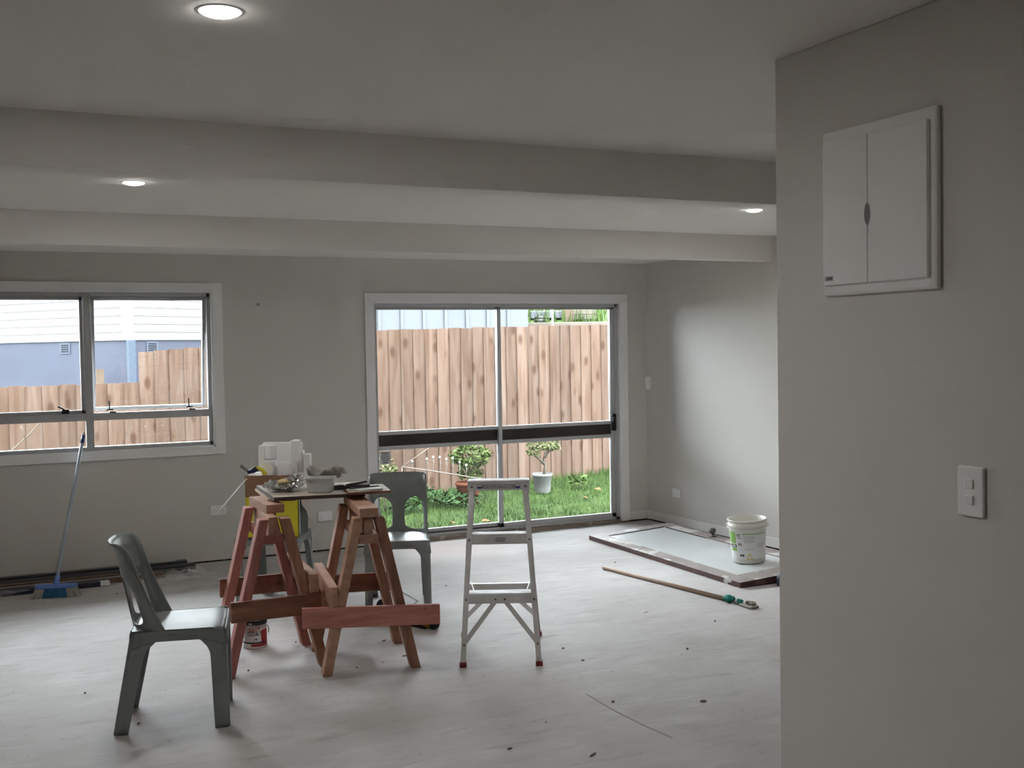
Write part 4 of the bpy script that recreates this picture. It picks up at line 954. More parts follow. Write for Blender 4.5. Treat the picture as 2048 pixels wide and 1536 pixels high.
MB().prism([(-0.055, -0.028), (0.055, -0.034), (0.065, 0.0), (0.055, 0.034), (-0.055, 0.028)], -0.009, 0.004, T=Matrix.Translation(q) @ Matrix.Rotation(math.atan2(d.y, d.x), 4, 'Z')).build('brush_head', M['bristle_white'], t, world=True, bevel=0.003)
MB().blob(q+Vector((0.02, -0.01, 0.012)), (0.024, 0.03, 0.012), 8, amp=0.6, seed=4).build('bristle_tuft', M['bristle_white'], t, world=True)
MB().blob(q+d*-0.01+Vector((0.0, 0.0, 0.016)), (0.010, 0.012, 0.010), 8).build('clamp', M['knob'], t, world=True, smooth=True)

# dark bottle beside the partition edge
q = onz(1559, 1171)
t = thing('dark_bottle', 'dark navy plastic bottle half hidden by the partition edge', 'bottle', (q.x+0.022, q.y-0.022, 0))
MB().lathe([(0.040, 0), (0.048, 0.006), (0.050, 0.05), (0.044, 0.075), (0.030, 0.095), (0.026, 0.105)], 28).build('body', M['strip_navy'], t, smooth=True)
MB().lathe([(0.028, 0.105), (0.028, 0.122), (0.024, 0.126), (0.0001, 0.126)], 24).build('cap', M['black'], t, smooth=True)

# ------------------------------------------------------------------ power tool behind the right sawhorse
q = onz(815, 1243)
a, b = onz(757, 1234), onz(876, 1259)
t = thing('power_tool', 'black and amber corded power tool on the floor behind the right trestle', 'power tool', ((a.x+b.x)/2, (a.y+b.y)/2, 0), math.atan2(b.y-a.y, b.x-a.x))
L2 = (b-a).length/2
MB().tube([(-L2+0.05, 0.03, 0.05), (-L2+0.12, 0.02, 0.048), (0.02, 0, 0.042), (L2-0.08, -0.01, 0.035)], 0.040, 16, taper=0.028).build('motor_body', M['black'], t, smooth=True)
MB().lathe([(0.001, 0), (0.050, 0.0), (0.056, 0.006), (0.056, 0.028), (0.050, 0.034), (0.001, 0.034)], 28, T=Matrix.Translation((-L2+0.045, 0.02, 0.058)) @ RX).build('wheel_guard', M['strip_navy'], t, smooth=True)
MB().tube([(L2-0.095, -0.01, 0.034), (L2-0.045, -0.012, 0.030)], 0.030, 14).build('amber_collar', M['tool_amber'], t, smooth=True)
MB().lathe([(0.001, 0), (0.026, 0.0), (0.029, 0.004), (0.029, 0.030), (0.026, 0.034), (0.001, 0.034)], 24, T=Matrix.Translation((L2-0.022, 0.010, 0.0292)) @ RX).build('wheel', M['black'], t, smooth=True)
MB().box((0.0, 0.0, 0.005), (L2*1.5, 0.09, 0.009)).build('base_plate', M['black'], t, bevel=0.003)
e0 = onz(836, 1203); e1 = onz(800, 1182); e2 = onz(760, 1165)
MB().tube([(-L2+0.12, 0.05, 0.02), root_matrix(t).inverted() @ Vector((e0.x, e0.y, 0.004)), root_matrix(t).inverted() @ Vector((e1.x, e1.y, 0.004)), root_matrix(t).inverted() @ Vector((e2.x, e2.y, 0.004))], 0.003, 6).build('power_cord', M['strip_grey'], t, smooth=True)

# ------------------------------------------------------------------ broom
hb = onz(117, 1192); bl, br = onz(64, 1196), onz(162, 1191)
ba = math.atan2(br.y-bl.y, br.x-bl.x)
broom = thing('broom', 'blue broom with pale handle leaning against the window', 'broom', ((bl.x+br.x)/2, (bl.y+br.y)/2, 0), ba)
HW = (br-bl).length/2
def bris(x0, x1, w0, w1, name, mt):
    m = MB(); n = int((x1-x0)/0.006)
    for i in range(n):
        for j in range(4):
            k = (i+0.5)/n; x = x0+(x1-x0)*k; y = -0.020+0.013*j
            xb = x*(1+0.16) + random.uniform(-0.004, 0.004); yb = y*1.7+random.uniform(-0.004, 0.004)
            m.bar((x*0.95, y, 0.060), (xb, yb, 0.0015), 0.0072, 0.011, side=(1, 0, 0))
    m.build(name, mt, broom)
S = HW*0.86
bris(-S, -S*0.55, 0, 0, 'bristles_white', M['bristle_white']); bris(-S*0.55, S*0.52, 0, 0, 'bristles_blue', M['bristle_blue']); bris(S*0.52, S, 0, 0, 'bristles_white', M['bristle_white'])
MB().prism([(-S*1.0, -0.020), (-S*0.93, -0.030), (S*0.93, -0.030), (S*1.0, -0.020), (S*1.0, 0.022), (-S*1.0, 0.022)], 0.058, 0.085).build('head', M['broom_blue'], broom, bevel=0.008)
base = Vector(((bl.x+br.x)/2, (bl.y+br.y)/2, 0.085))
hs = onz(117, 1166, 0.085)
top = ony(168, 866, D-0.032)
MB().tube([base+Vector((0.0, 0, -0.005)), base.lerp(top, 0.05)], 0.019, 14, taper=0.016).build('socket', M['broom_blue'], broom, world=True, smooth=True)
MB().tube([base.lerp(top, 0.03), base.lerp(top, 0.93)], 0.0118, 12).build('handle', M['broom_handle'], broom, world=True, smooth=True)
MB().tube([base.lerp(top, 0.925), base.lerp(top, 0.978)], 0.0128, 12).build('grip', mat('dark_blue_grip', (0.03, 0.09, 0.34), 0.45), broom, world=True, smooth=True)
MB().tube([base.lerp(top, 0.975), top], 0.0122, 12, taper=0.008).build('hang_tip', M['label_white'], broom, world=True, smooth=True)

# ------------------------------------------------------------------ strips stacked along the wall
strips = [(-1.9, 0.66, 7.985, 0.000, 0.070, 0.034, 'strip_navy', 'front navy plastic profile with a pale end cap', 'label_white'),
          (-1.9, 1.10, 8.070, 0.000, 0.070, 0.034, 'strip_brown', 'brown timber strip behind the navy profile', 'sleeper_pale'),
          (-1.9, 0.95, 8.055, 0.035, 0.030, 0.006, 'strip_grey', 'thin grey strip lying on the brown timber strip', None),
          (-1.9, 1.26, 8.165, 0.000, 0.085, 0.030, 'strip_dark', 'black profile lying third from the front', None),
          (-1.9, 0.80, 8.160, 0.031, 0.050, 0.008, 'strip_brown', 'thin brown strip lying on the third profile', None),
          (-1.9, 1.34, 8.275, 0.000, 0.095, 0.038, 'strip_dark', 'black profile lying next to the wall strip', None),
          (-1.9, 1.30, 8.385, 0.000, 0.075, 0.048, 'strip_dark', 'black profile pushed against the window wall', None),
          (-1.9, 1.22, 8.370, 0.049, 0.030, 0.006, 'strip_grey', 'thin grey strip lying on the profile against the wall', None)]
for xa, xb, y, z, w, h, mt, lab, capm in strips:
    r = thing('trim_length', lab, 'trim strip', ((xa+xb)/2, y, z), group='long strips stacked along the window wall')
    MB().ab((xa, y-w/2, z), (xb, y+w/2, z+h)).build('strip', M[mt], r, world=True, bevel=0.004)
    if capm: MB().ab((xb-0.002, y-w/2+0.002, z+0.002), (xb+0.06 if capm == 'label_white' else xb+0.004, y+w/2-0.002, z+h-0.004)).build('end_cap', M[capm], r, world=True, bevel=0.003)
def crumple(name, label, cx, cy, z0, lx, ly, amp, seed, rz):
    def fn(u, v):
        x = (u-0.5)*lx; y = (v-0.5)*ly
        k = noise.noise(Vector((x*6+seed, y*10, 0)))+0.25*noise.noise(Vector((x*16, y*16+seed, 3)))
        e = 1-max(abs(u-0.5), abs(v-0.5))*1.2
        return (x+0.02*noise.noise(Vector((y*20, seed, 1))), y+0.03*noise.noise(Vector((x*14, seed, 2))), max(0.003, amp*(0.5+k)*max(0.15, e)+0.003))
    o = MB().grid(fn, 40, 28).build(name, M['film'], smooth=True); o.location = (cx, cy, z0); o.rotation_euler = (0, 0, rz); return tag(o, label, 'plastic film')
crumple('plastic_film', 'crumpled clear plastic film at the right end of the wall strips', 1.16, 7.93, 0.0, 0.52, 0.26, 0.10, 4, R(35))
crumple('plastic_film', 'small piece of clear plastic film left of the broom', 0.08, 7.90, 0.0, 0.26, 0.10, 0.07, 9, R(28))

# ------------------------------------------------------------------ small debris on the floor
deb = [(768, 1282, 0.055, 0, 'thin dark sliver of wood right of the can'), (811, 1312, 0.05, 0, 'dark splinter beside the right trestle foot'), (892, 1172, 0.016, 0, 'black speck near the ladder'), (1126, 1297, 0.03, 0, 'dark crumb right of the ladder foot'), (1166, 1321, 0.03, 0, 'dark fleck on the floor centre'), (1290, 1224, 0.05, 1, 'pale plaster flake near the pole'), (1230, 1125, 0.03, 0, 'dark flake left of the pole tip'),
       (1430, 1243, 0.022, 0, 'dark crumb below the brush end'), (1186, 1510, 0.07, 0, 'curved dark shaving at the picture foot'), (1020, 1498, 0.03, 0, 'dark crumb at the picture foot'), (1226, 1404, 0.035, 0, 'dark chip beside the floor crack'), (1092, 1445, 0.014, 1, 'white plaster crumb before the ladder'), (765, 1325, 0.02, 1, 'pale crumb before the pink brace'), (714, 1336, 0.012, 0, 'black crumb before the pink brace'), (497, 1342, 0.018, 0, 'dark crumb below the paint can'), (234, 1188, 0.014, 0, 'dark speck right of the broom head'), (1375, 1298, 0.018, 0, 'small dark crumb on the right floor'), (1406, 1403, 0.05, 0, 'flat dark scrap on the right floor'), (592, 1285, 0.014, 0, 'dark crumb right of the paint can'), (277, 1448, 0.018, 0, 'dark crumb beside the near chair leg'), (170, 1387, 0.02, 0, 'dark fleck left of the near chair')]
for i, (px, py, s, pale, lab) in enumerate(deb):
    s *= 0.75; q = onz(px, py); m = MB(); k = 7; h = 0.004 if s > 0.02 else 0.006
    asp = 0.18 if lab.split()[0] in ('thin', 'curved') or 'splinter' in lab else 0.6
    poly = [(s/2*math.cos(2*math.pi*j/k)*random.uniform(0.7, 1.1), asp*s/2*math.sin(2*math.pi*j/k)*random.uniform(0.7, 1.1)) for j in range(k)]
    o = m.prism(poly, 0, h).build('debris_chip', M['chip_pale' if pale else 'chip']); o.location = (q.x, q.y, 0.0002); o.rotation_euler = (0, 0, random.uniform(-0.3, 1.2))
    tag(o, lab, 'debris', 'debris chips on the floor')

# ------------------------------------------------------------------ outside: ground, lawn, fence
FD = Vector((0.998, 0.0595, 0)); FP = Vector((5.646, 11.82, 0))     # fence line
def fence_y(x): return FP.y + (x-FP.x)*FD.y/FD.x
def ground_z(x, y):
    k = max(0, min(1, (y-8.6)/(fence_y(x)-8.6)))
    zf = max(-0.13, -0.09+0.036*(x-4.39))
    return -0.16*(1-k)+zf*k
def gfn(u, v):
    x = -14+40*u; yv = D+TH+0.03+(fence_y(x)+0.3-D-TH-0.03)*v
    return (x, yv, ground_z(x, yv)+0.015*noise.noise(Vector((x*1.5, yv*1.5, 0))))
o = MB().grid(gfn, 160, 16).build('lawn', M['lawn'], smooth=True); tag(o, 'small sloping back lawn between the house and the fence', 'lawn', kind='structure')
o = MB().ab((-60, -60, -0.5), (60, 70, -0.45)).build('ground', M['lawn']); tag(o, 'open ground around the house', 'ground', kind='structure')
vs, fs = [], []
for i in range(34000):
    x = random.uniform(2.2, 8.8); y = random.uniform(8.75, 12.0)
    if y > fence_y(x)-0.03: continue
    z = ground_z(x, y)-0.005; h = random.uniform(0.025, 0.07)*(1.7 if y > fence_y(x)-0.35 else 1.0); a = random.uniform(0, 6.28); w = 0.0045
    dx, dy = w*math.cos(a), w*math.sin(a); k = len(vs)
    vs += [(x-dx, y-dy, z), (x+dx, y+dy, z), (x+random.uniform(-0.03, 0.03), y+random.uniform(-0.03, 0.03), z+h)]; fs.append((k, k+1, k+2))
m = MB(); m.v = [Vector(p) for p in vs]; m.f = fs
tag(m.build('grass', M['grass']), 'short green grass covering the back lawn', 'grass', kind='stuff')

fence = thing('paling_fence', 'vertical timber paling fence behind the lawn stepping down to the left', 'fence', (FP.x, FP.y, 0))
unit = MB().box((0, 0, 0.5), (0.158, 0.010, 1.0)); bmesh_o = None
BW = 0.150
for i in range(-52, 34):
    P = FP + FD*(i*BW); x = P.x
    if x < -2.6 or x > 10.4: continue
    ztop = 1.290 if x < 1.38 else (1.595+0.081*(x-1.38) if x < 3.92 else 1.80+0.016*(x-3.92))
    ztop += random.uniform(-0.006, 0.006)
    zb = ground_z(x, P.y)-0.05
    if bmesh_o is None:
        bmesh_o = unit.build('paling', M['fence'], fence); o = bmesh_o
    else:
        o = bmesh_o.copy(); COL.objects.link(o)
    o.location = (P.x-FP.x, P.y-FP.y+random.uniform(-0.001, 0.001), zb); o.scale = (1, 1, ztop-zb); o.rotation_euler = (0, random.uniform(-0.003, 0.003), math.atan2(FD.y, FD.x)+0.088+random.uniform(-0.004, 0.004))
for z in (0.3, 1.1):
    a = FP+FD*(-8.2)+Vector((0, 0.06, z)); b = FP+FD*4.8+Vector((0, 0.06, z+0.15))
    MB().bar(a, b, 0.045, 0.09).build('fence_rail', M['fence_rail'], fence, world=True)

# ---- plants
def leaf_cloud(m, c, d, n, size, seed, hollow=0.55):
    rng = random.Random(seed)
    for i in range(n):
        while True:
            q = Vector((rng.uniform(-1, 1), rng.uniform(-1, 1), rng.uniform(-1, 1)))
            if hollow < q.length < 1 and noise.noise(q*1.9+Vector((seed, 0, 0))) > -0.28: break
        p = Vector(c)+Vector((q.x*d[0], q.y*d[1], q.z*d[2]))
        a = rng.uniform(0, 6.28); e = rng.uniform(-0.5, 1.1); s = size*rng.uniform(0.6, 1.3)
        ax = Vector((math.cos(a)*math.cos(e), math.sin(a)*math.cos(e), math.sin(e))); sd = ax.cross(Vector((rng.uniform(-1, 1), rng.uniform(-1, 1), 1))).normalized()
        m.add([p-ax*s, p+sd*s*0.42, p+ax*s, p-sd*s*0.42], [(0, 1, 2, 3)])
def potted(name, label, base, pot_r, pot_h, pot_m, crown, leaf_m, n, size, trunk_pts, seed):
    t = thing(name, label, 'potted plant', base)
    MB().lathe([(pot_r*0.72, 0), (pot_r*0.78, 0.01), (pot_r*0.95, pot_h*0.86), (pot_r*1.04, pot_h*0.87), (pot_r*1.04, pot_h), (pot_r*0.92, pot_h), (pot_r*0.90, pot_h*0.90)], 32).build('pot', pot_m, t, smooth=True)
    MB().lathe([(pot_r*0.91, pot_h*0.90), (0.0001, pot_h*0.92)], 24, caps=False).build('soil', M['soil'], t)
    for tp in trunk_pts: MB().tube([Vector(p) for p in tp], 0.018, 8, taper=0.009).build('trunk', M['trunk'], t, smooth=True)
    m = MB()
    for j, (c, d, k) in enumerate(crown): leaf_cloud(m, c, d, int(n*k), size, seed+j)
    m.build('foliage', leaf_m, t)
    return t
q = onz(937, 1012, -0.125); q.z = ground_z(q.x, q.y)
potted('potted_shrub', 'round clipped shrub in a terracotta pot on the lawn', q, 0.135, 0.24, M['terracotta'], [((0.03, 0, 0.52), (0.24, 0.22, 0.13), 1.0), ((0.03, 0, 0.36), (0.15, 0.14, 0.12), 0.45)], M['leaf'], 900, 0.026, [[(0, 0, 0.2), (0.02, 0, 0.35), (0.03, 0, 0.5)], [(0.02, 0, 0.3), (0.12, 0, 0.5)], [(0.02, 0, 0.3), (-0.08, 0.02, 0.5)]], 11)
q = onz(1085, 984, -0.06); q.z = ground_z(q.x, q.y)
potted('potted_bonsai', 'twisted small tree in a white pot against the fence', q, 0.112, 0.225, M['white_pot'], [((0.02, 0, 0.56), (0.20, 0.18, 0.08), 0.8), ((-0.11, 0, 0.47), (0.09, 0.09, 0.05), 0.2), ((0.12, 0, 0.52), (0.11, 0.1, 0.05), 0.25)], M['leaf_pale'], 620, 0.024, [[(0.02, 0, 0.2), (0.04, 0, 0.30), (0.02, 0, 0.38), (0.06, 0, 0.50)], [(0.03, 0, 0.33), (-0.06, 0.02, 0.42), (-0.12, 0, 0.47)], [(0.03, 0, 0.40), (0.12, 0, 0.50)]], 23)
def bush(name, label, base, blobs, n, size, leaf_m, seed, cat='shrub', hollow=0.2):
    t = thing(name, label, cat, base); m = MB()
    for j, (c, d, k) in enumerate(blobs): leaf_cloud(m, c, d, int(n*k), size, seed+j, hollow)
    m.build('foliage', leaf_m, t)
    m = MB()
    for j, (c, d, k) in enumerate(blobs): m.tube([(c[0]*0.3, c[1]*0.3, -0.01), (c[0]*0.7, c[1]*0.7, c[2]*0.6), c], 0.006, 6, taper=0.003)
    m.build('stems', M['dry_stem'], t, smooth=True)
    return t
q = plan(-0.118, 11.55); q.z = ground_z(q.x, q.y)
bush('garden_shrub', 'pale leafy shrub seen at the left edge of the sliding door', q, [((-0.02, 0, 0.46), (0.17, 0.15, 0.12), 0.7), ((0.02, 0, 0.28), (0.18, 0.15, 0.16), 0.5)], 520, 0.026, M['leaf_pale'], 31)
for i, (u, zc, h) in enumerate(((-0.083, 11.9, 0.22), (-0.062, 11.7, 0.18), (-0.098, 11.4, 0.16), (-0.046, 11.6, 0.13))):
    q = plan(u, zc); q.z = ground_z(q.x, q.y)
    bush('weed_clump', ('tallest dark leafy weed clump left of the terracotta pot', 'dark leafy weed clump touching the terracotta pot', 'leafy weed clump nearest the sliding door', 'low leafy weed clump at the foot of the terracotta pot')[i], q, [((0, 0, h*0.6), (0.20, 0.16, h*0.55), 1.0)], 150, 0.036, M['leaf_dark'], 40+i, 'weed')
q = plan(0.060, 12.65); q.z = ground_z(q.x, q.y)
bush('weed_clump', 'small leafy weed right of the white pot by the fence', q, [((0, 0, 0.09), (0.16, 0.08, 0.07), 1.0)], 40, 0.045, M['leaf'], 57, 'weed')
# dry branch with seed heads
g0 = plan(-0.1013, 11.7); g0.z = 1.59-(945-708)/2200*11.7
e1 = plan((882-1024)/2200, 11.8); e1.z = 1.59-(890-708)/2200*11.8
e2 = plan((965-1024)/2200, 11.5); e2.z = 1.59-(972-707)/2200*11.5
gb = plan(-0.104, 11.7); gb.z = ground_z(gb.x, gb.y)
t = thing('dry_branch', 'dry forked branch with white seed heads left of the clipped shrub', 'branch', gb)
MB().tube([gb, g0.lerp(gb, 0.4), g0], 0.007, 6).build('stem', M['dry_stem'], t, world=True, smooth=True)
MB().tube([g0, g0.lerp(e1, 0.5), e1], 0.007, 6, taper=0.004).build('stem', M['dry_stem'], t, world=True, smooth=True)
MB().tube([g0, g0.lerp(e2, 0.4)+Vector((0, 0, 0.004)), e2], 0.008, 6, taper=0.006).build('stem', M['dry_stem'], t, world=True, smooth=True)
for k, h in ((0.12, 0.07), (0.30, 0.12), (0.38, 0.15), (0.46, 0.16), (0.54, 0.15), (0.62, 0.17), (0.70, 0.14), (0.78, 0.12)):
    p = g0.lerp(e2, k); MB().tube([p, p+Vector((0.01, 0, h*0.6)), p+Vector((0.005, 0, h))], 0.003, 5).blob(p+Vector((0.005, 0, h)), (0.013, 0.013, 0.018), 5).build('seed_head', M['seed'], t, world=True, smooth=True)
# dry branch outside the left window
s0 = ony(18, 906, 9.6); s1 = ony(60, 868, 9.55); s2 = ony(82, 842, 9.5)
t = thing('dry_branch', 'thin dry branch crossing the lower left window pane', 'branch', (s0.x-0.25, s0.y, -0.15))
MB().tube([Vector((s0.x-0.25, s0.y, -0.14)), Vector((s0.x-0.16, s0.y, 0.4)), s0, s1, s2], 0.007, 6, taper=0.004).build('stem', M['dry_stem'], t, world=True, smooth=True)
MB().tube([s0.lerp(s1, 0.75), ony(46, 860, 9.55), ony(40, 852, 9.55)], 0.004, 5).build('twig', M['dry_stem'], t, world=True, smooth=True)
# fallen leaves on the lawn
for i, (px, py) in enumerate(((972, 1042), (1170, 1003), (1120, 1030), (1010, 1050), (1195, 990), (1055, 1010), (905, 1045))):
    q = onz(px, py, -0.10); q.z = ground_z(q.x, q.y)+0.035
    o = MB().grid(lambda u, v: ((u-0.5)*0.10, (v-0.5)*0.07*math.sin(math.pi*min(0.98, max(0.02, u))), 0.012*math.sin(3*u)), 6, 4).build('fallen_leaf', M['leaf_litter']); o.location = q; o.rotation_euler = (0.2, 0.1, i*1.3)
    tag(o, ('brown fallen leaf on the lawn seen between the ladder rails', 'brown fallen leaf on the lawn at the right by the door lock', 'brown fallen leaf on the lawn right of the ladder top', 'brown fallen leaf on the lawn beside the door meeting stile', 'brown fallen leaf nearest the fence on the right lawn', 'brown fallen leaf in front of the white pot', 'brown fallen leaf on the lawn between chair and ladder')[i], 'leaf', 'fallen leaves on the lawn')

# ------------------------------------------------------------------ neighbouring house
HC = plan(-0.348, 20.0)
ld_, rd_ = Vector((-0.582, 0.813, 0)), Vector((0.813, 0.582, 0))
house = thing('neighbour_house', 'neighbouring house with white weatherboards above a blue-grey base', 'house', HC)
HB, LL, RL = 1.845, 11.0, 7.5
m = MB(); a, b, c_, d_ = HC, HC+rd_*RL, HC+rd_*RL+ld_*LL, HC+ld_*LL
m.prism([(p.x, p.y) for p in (a, b, c_, d_)], -0.5, HB); m.build('base_wall', M['house_base'], house, world=True)
off = 0.02
m = MB(); ins = (rd_+ld_)*0.02
m.prism([(p.x, p.y) for p in (a+ins, b+ld_*0.02, c_, d_+rd_*0.02)], HB, 4.9); m.build('upper_wall', M['siding'], house, world=True)
for face, (dr, ln) in enumerate(((ld_, LL), (rd_, RL))):
    nrm = -(rd_ if face == 0 else ld_)
    pro = None
    for k in range(19):
        z = HB-0.02+k*0.150
        if pro is None:
            lo, hi = (HC+nrm*0.030), (HC+nrm*0.012)
            vs = []
            for q, zz in ((HC+nrm*0.032, z), (HC+nrm*0.012, z+0.165), (HC-nrm*0.02, z+0.165), (HC-nrm*0.02, z)):
                vs += [q+dr*0.04+Vector((0, 0, zz)), q+dr*ln+Vector((0, 0, zz))]
            pro = MB().add(vs, [(0, 1, 3, 2), (2, 3, 5, 4), (4, 5, 7, 6), (6, 7, 1, 0), (0, 2, 4, 6), (1, 7, 5, 3)]).build('weatherboard', M['siding'], house, world=True)
        else:
            o = pro.copy(); COL.objects.link(o); o.location = pro.location+Vector((0, 0, k*0.150))
cb = MB().prism([(p.x, p.y) for p in (HC-rd_*0.05-ld_*0.05, HC+rd_*0.10-ld_*0.05, HC+rd_*0.10+ld_*0.0, HC, HC+ld_*0.10, HC-rd_*0.05+ld_*0.10)], HB-0.02, 4.75)
cb.build('corner_board', M['siding'], house, world=True)
MB().bar(HC-rd_*0.03-ld_*0.05+rd_*0.05, HC-rd_*0.03-ld_*0.05+rd_*0.05+Vector((0, 0, HB-0.02)), 0.16, 0.06, side=rd_).build('corner_pipe', M['house_pipe'], house, world=True)
eave = MB().prism([(p.x, p.y) for p in (HC-rd_*0.5-ld_*0.5, b+rd_*0.5-ld_*0.5, c_+rd_*0.5+ld_*0.5, d_-rd_*0.5+ld_*0.5)], 4.75, 4.92); eave.build('eave', M['siding'], house, world=True)
ctr = (a+b+c_+d_)/4
vs = [HC-rd_*0.5-ld_*0.5, b+rd_*0.5-ld_*0.5, c_+rd_*0.5+ld_*0.5, d_-rd_*0.5+ld_*0.5]
MB().add([v+Vector((0, 0, 4.92)) for v in vs]+[(a+b)/2+ld_*3+Vector((0, 0, 6.6)), (c_+d_)/2-ld_*3+Vector((0, 0, 6.6))], [(0, 1, 4), (1, 2, 5, 4), (2, 3, 5), (3, 0, 4, 5)]).build('roof', M['roof'], house, world=True)
def vent(px, py, face):
    dr = ld_ if face == 0 else rd_; nrm = -(rd_ if face == 0 else ld_)
    r_ = ray(px, py); k = (HC-CAM).dot(nrm)/r_.dot(nrm); p = CAM+r_*k
    o = MB().bar(p-dr*0.14, p+dr*0.14, 0.03, 0.20, side=nrm).build('vent', M['vent'], house, world=True)
    for j in range(4):
        q = p+nrm*0.016+Vector((0, 0, 0.06-0.04*j)); MB().bar(q-dr*0.10, q+dr*0.10, 0.006, 0.024, side=nrm).build('vent_slot', M['vent_slot'], o, world=True)
vent(131, 697, 0); vent(304, 694, 1)
r_ = ray(226, 757); k = (HC-CAM).dot(-rd_)/r_.dot(-rd_); p = CAM+r_*k
o = MB().box((p.x-0.25, p.y-0.3, 0.75), (0.13, 0.13, 1.5+0.18)).build('timber_stake', M['fence_rail']); o.location.z = -0.45; o.scale.z = (1.59-(749-718)/2200*20+0.45)/1.68; tag(o, 'weathered timber stake behind the low part of the fence', 'post')

# ------------------------------------------------------------------ garden shed behind the fence
SR = plan((1058-1024)/2200, 15.2)
sd_ = FD.normalized(); sn = Vector((-sd_.y, sd_.x, 0))
shed = thing('garden_shed', 'pale ribbed steel garden shed behind the fence', 'shed', SR)
SLN, SDP, SH = 4.2, 2.4, 2.32
PWD = 0.315; prev = None
for k in range(10):
    r1 = SR-sd_*(k*PWD); r0 = SR-sd_*((k+1)*PWD)
    MB().add([r0+Vector((0, 0, -0.4)), r1+Vector((0, 0, -0.4)), r1+Vector((0, 0, SH)), r0+Vector((0, 0, SH)), r0+sn*0.03+Vector((0, 0, -0.4)), r1+sn*0.03+Vector((0, 0, -0.4)), r1+sn*0.03+Vector((0, 0, SH)), r0+sn*0.03+Vector((0, 0, SH))], [(0, 1, 2, 3), (5, 4, 7, 6), (1, 5, 6, 2), (4, 0, 3, 7), (3, 2, 6, 7)]).build('wall_sheet', M['shed'], shed, world=True)
    if k: MB().bar(r1-sn*0.012+Vector((0, 0, -0.4)), r1-sn*0.012+Vector((0, 0, SH)), 0.045, 0.022, side=sd_).build('rib', M['shed'], shed, world=True, bevel=0.006)
e = SR-sd_*(10*PWD)
MB().prism([(p.x, p.y) for p in (SR+sn*0.03, SR+sn*SDP, e+sn*SDP, e+sn*0.03)], -0.4, SH).build('shed_body', M['shed'], shed, world=True)
MB().prism([(p.x, p.y) for p in (SR-sn*0.1+sd_*0.08, SR+sn*(SDP+0.1)+sd_*0.08, e+sn*(SDP+0.1)-sd_*0.08, e-sn*0.1-sd_*0.08)], SH, SH+0.05).build('roof_sheet', M['shed'], shed, world=True)

# ------------------------------------------------------------------ grassy bank beyond, with timber and planter
def bank_pt(u, zc, px_y): p = plan(u, zc); p.z = 1.59-(px_y-(705-0.0166*(u*2200)))/2200*zc; return p
T0 = 15.6; ZBK = 1.93
def bfn(u, v):
    uu = 0.004+0.42*u; zc = T0+16*v
    p = plan(uu, zc); p.z = ZBK-0.02+2.6*v+0.06*noise.noise(p*0.8); return p
tag(MB().grid(bfn, 30, 30).build('grass_bank', M['bank_grass'], smooth=True), 'steep green grass bank rising behind the fence', 'bank', kind='structure')
rng = random.Random(3); vs, fs = [], []
for i in range(9000):
    u = rng.random(); v = rng.random()**1.5
    p = Vector(bfn(u, v)); h = rng.uniform(0.06, 0.16)*(2.0 if u < 0.30 and v < 0.25 else 1.0); a = rng.uniform(0, 6.28); w = 0.010; k = len(vs)
    vs += [p+Vector((-w*math.cos(a), -w*math.sin(a), -0.02)), p+Vector((w*math.cos(a), w*math.sin(a), -0.02)), p+Vector((rng.uniform(-0.06, 0.06), rng.uniform(-0.06, 0.06), h))]; fs.append((k, k+1, k+2))
m = MB(); m.v = vs; m.f = fs; tag(m.build('bank_weeds', M['bank_grass']), 'long weeds and grass growing on the bank', 'grass', kind='stuff')
rw = thing('retaining_wall', 'timber sleeper retaining wall holding the grass bank', 'retaining wall', plan(0.05, T0-0.05))
for k in range(8):
    a = plan(0.004, T0-0.04); b = plan(0.40, T0-0.04); a.z = b.z = ZBK-0.10-0.2*k
    MB().bar(a, b, 0.07, 0.19).build('sleeper', M['sleeper_pale' if k == 0 else 'sleeper'], rw, world=True, bevel=0.01)
def at_bank(px, zc): p = plan((px-1024)/2200, zc); return p
def zat(px, py, zc): return 1.59-(py-(705-0.0166*(px-1024)))/2200*zc
zc = T0+0.5; gz = ZBK-0.02+2.6*0.5/16
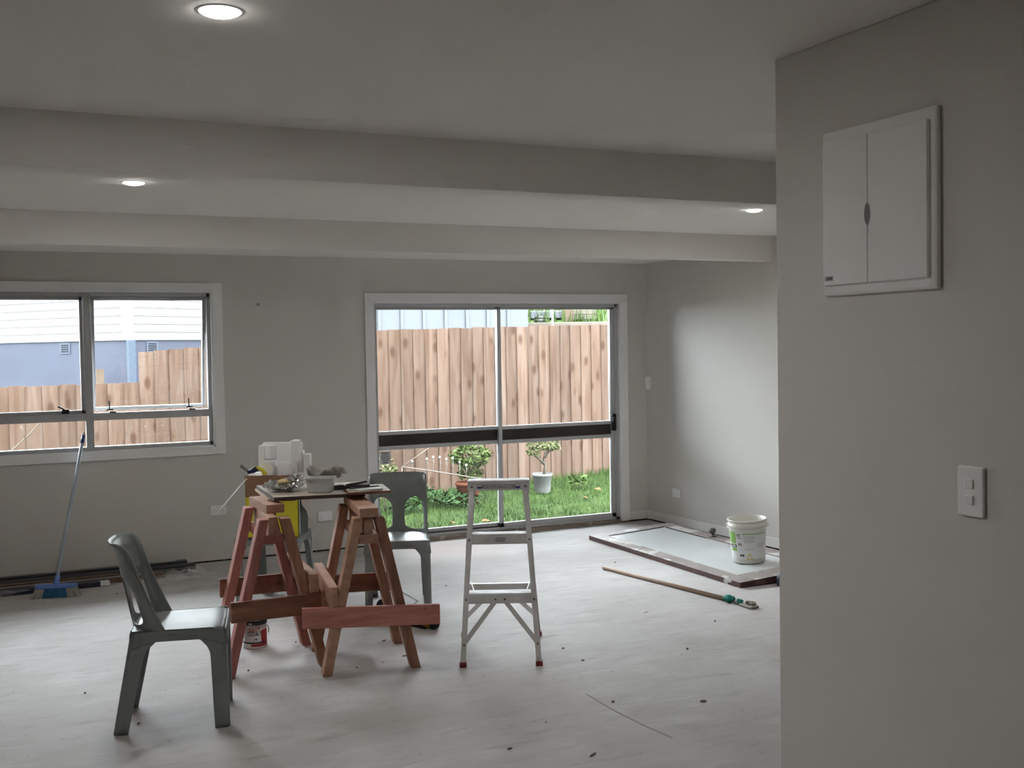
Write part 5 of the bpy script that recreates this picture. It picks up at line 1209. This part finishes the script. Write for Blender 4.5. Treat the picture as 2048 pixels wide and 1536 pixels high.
p = at_bank(1094, zc); t = thing('planter_box', 'long black planter box on the bank edge', 'planter', (p.x, p.y, gz), -YAW)
h = zat(1094, 634, zc)-gz
MB().ab((-0.24, -0.15, 0), (0.24, -0.12, h)).ab((-0.24, 0.12, 0), (0.24, 0.15, h)).ab((-0.24, -0.15, 0), (-0.21, 0.15, h)).ab((0.21, -0.15, 0), (0.24, 0.15, h)).build('box', mat('planter_black', (0.06, 0.065, 0.075), 0.5), t, bevel=0.01)
MB().ab((-0.21, -0.12, 0), (0.21, 0.12, h*0.9)).build('soil', M['soil'], t)
p = at_bank(1083, T0+0.12)
for i, (dz, w) in enumerate(((0, 0.10), (0.045, 0.075))):
    o = MB().lathe([(w*0.7, 0), (w, 0.03), (w, 0.042), (w*0.9, 0.042), (w*0.6, 0.006), (0.0001, 0.006)], 20).build('plant_saucer', M['white_pot'], smooth=True); o.location = (p.x, p.y, gz-0.06+dz); tag(o, ('wide white saucer stacked before the black planter', 'smaller white saucer on top of the wide one')[i], 'saucer')
p = at_bank(1107, T0-0.25)
tag(MB().tube([(p.x, p.y, -0.4), (p.x, p.y, 3.2)], 0.016, 10).build('steel_pole', M['galv'], smooth=True), 'thin galvanised steel pole behind the fence', 'pole')
p = at_bank(1138, T0+0.25); t = MB().box((p.x, p.y, 0.9), (0.15, 0.13, 1.8)).build('timber_post', M['sleeper'], bevel=0.01); t.location.z = gz-0.3; t.rotation_euler = (0, 0, -YAW); tag(t, 'stout weathered timber post on the bank edge', 'post')
p = at_bank(1170, T0+0.3); t = thing('timber_trough', 'pale sawn timber trough on the bank edge', 'trough', (p.x, p.y, gz-0.03), -YAW+R(4))
z1_ = zat(1170, 627, T0+0.3)-gz
for k in range(2): MB().ab((-0.17, -0.10, k*z1_/2+0.004), (0.17, -0.05, (k+1)*z1_/2)).build('plank', M['sleeper_pale'], t, bevel=0.006)
MB().ab((-0.17, 0.05, 0), (0.17, 0.10, z1_)).build('plank', M['sleeper_pale'], t, bevel=0.006)
MB().ab((-0.165, -0.05, 0), (0.165, 0.05, z1_*0.9)).build('soil', M['soil'], t)
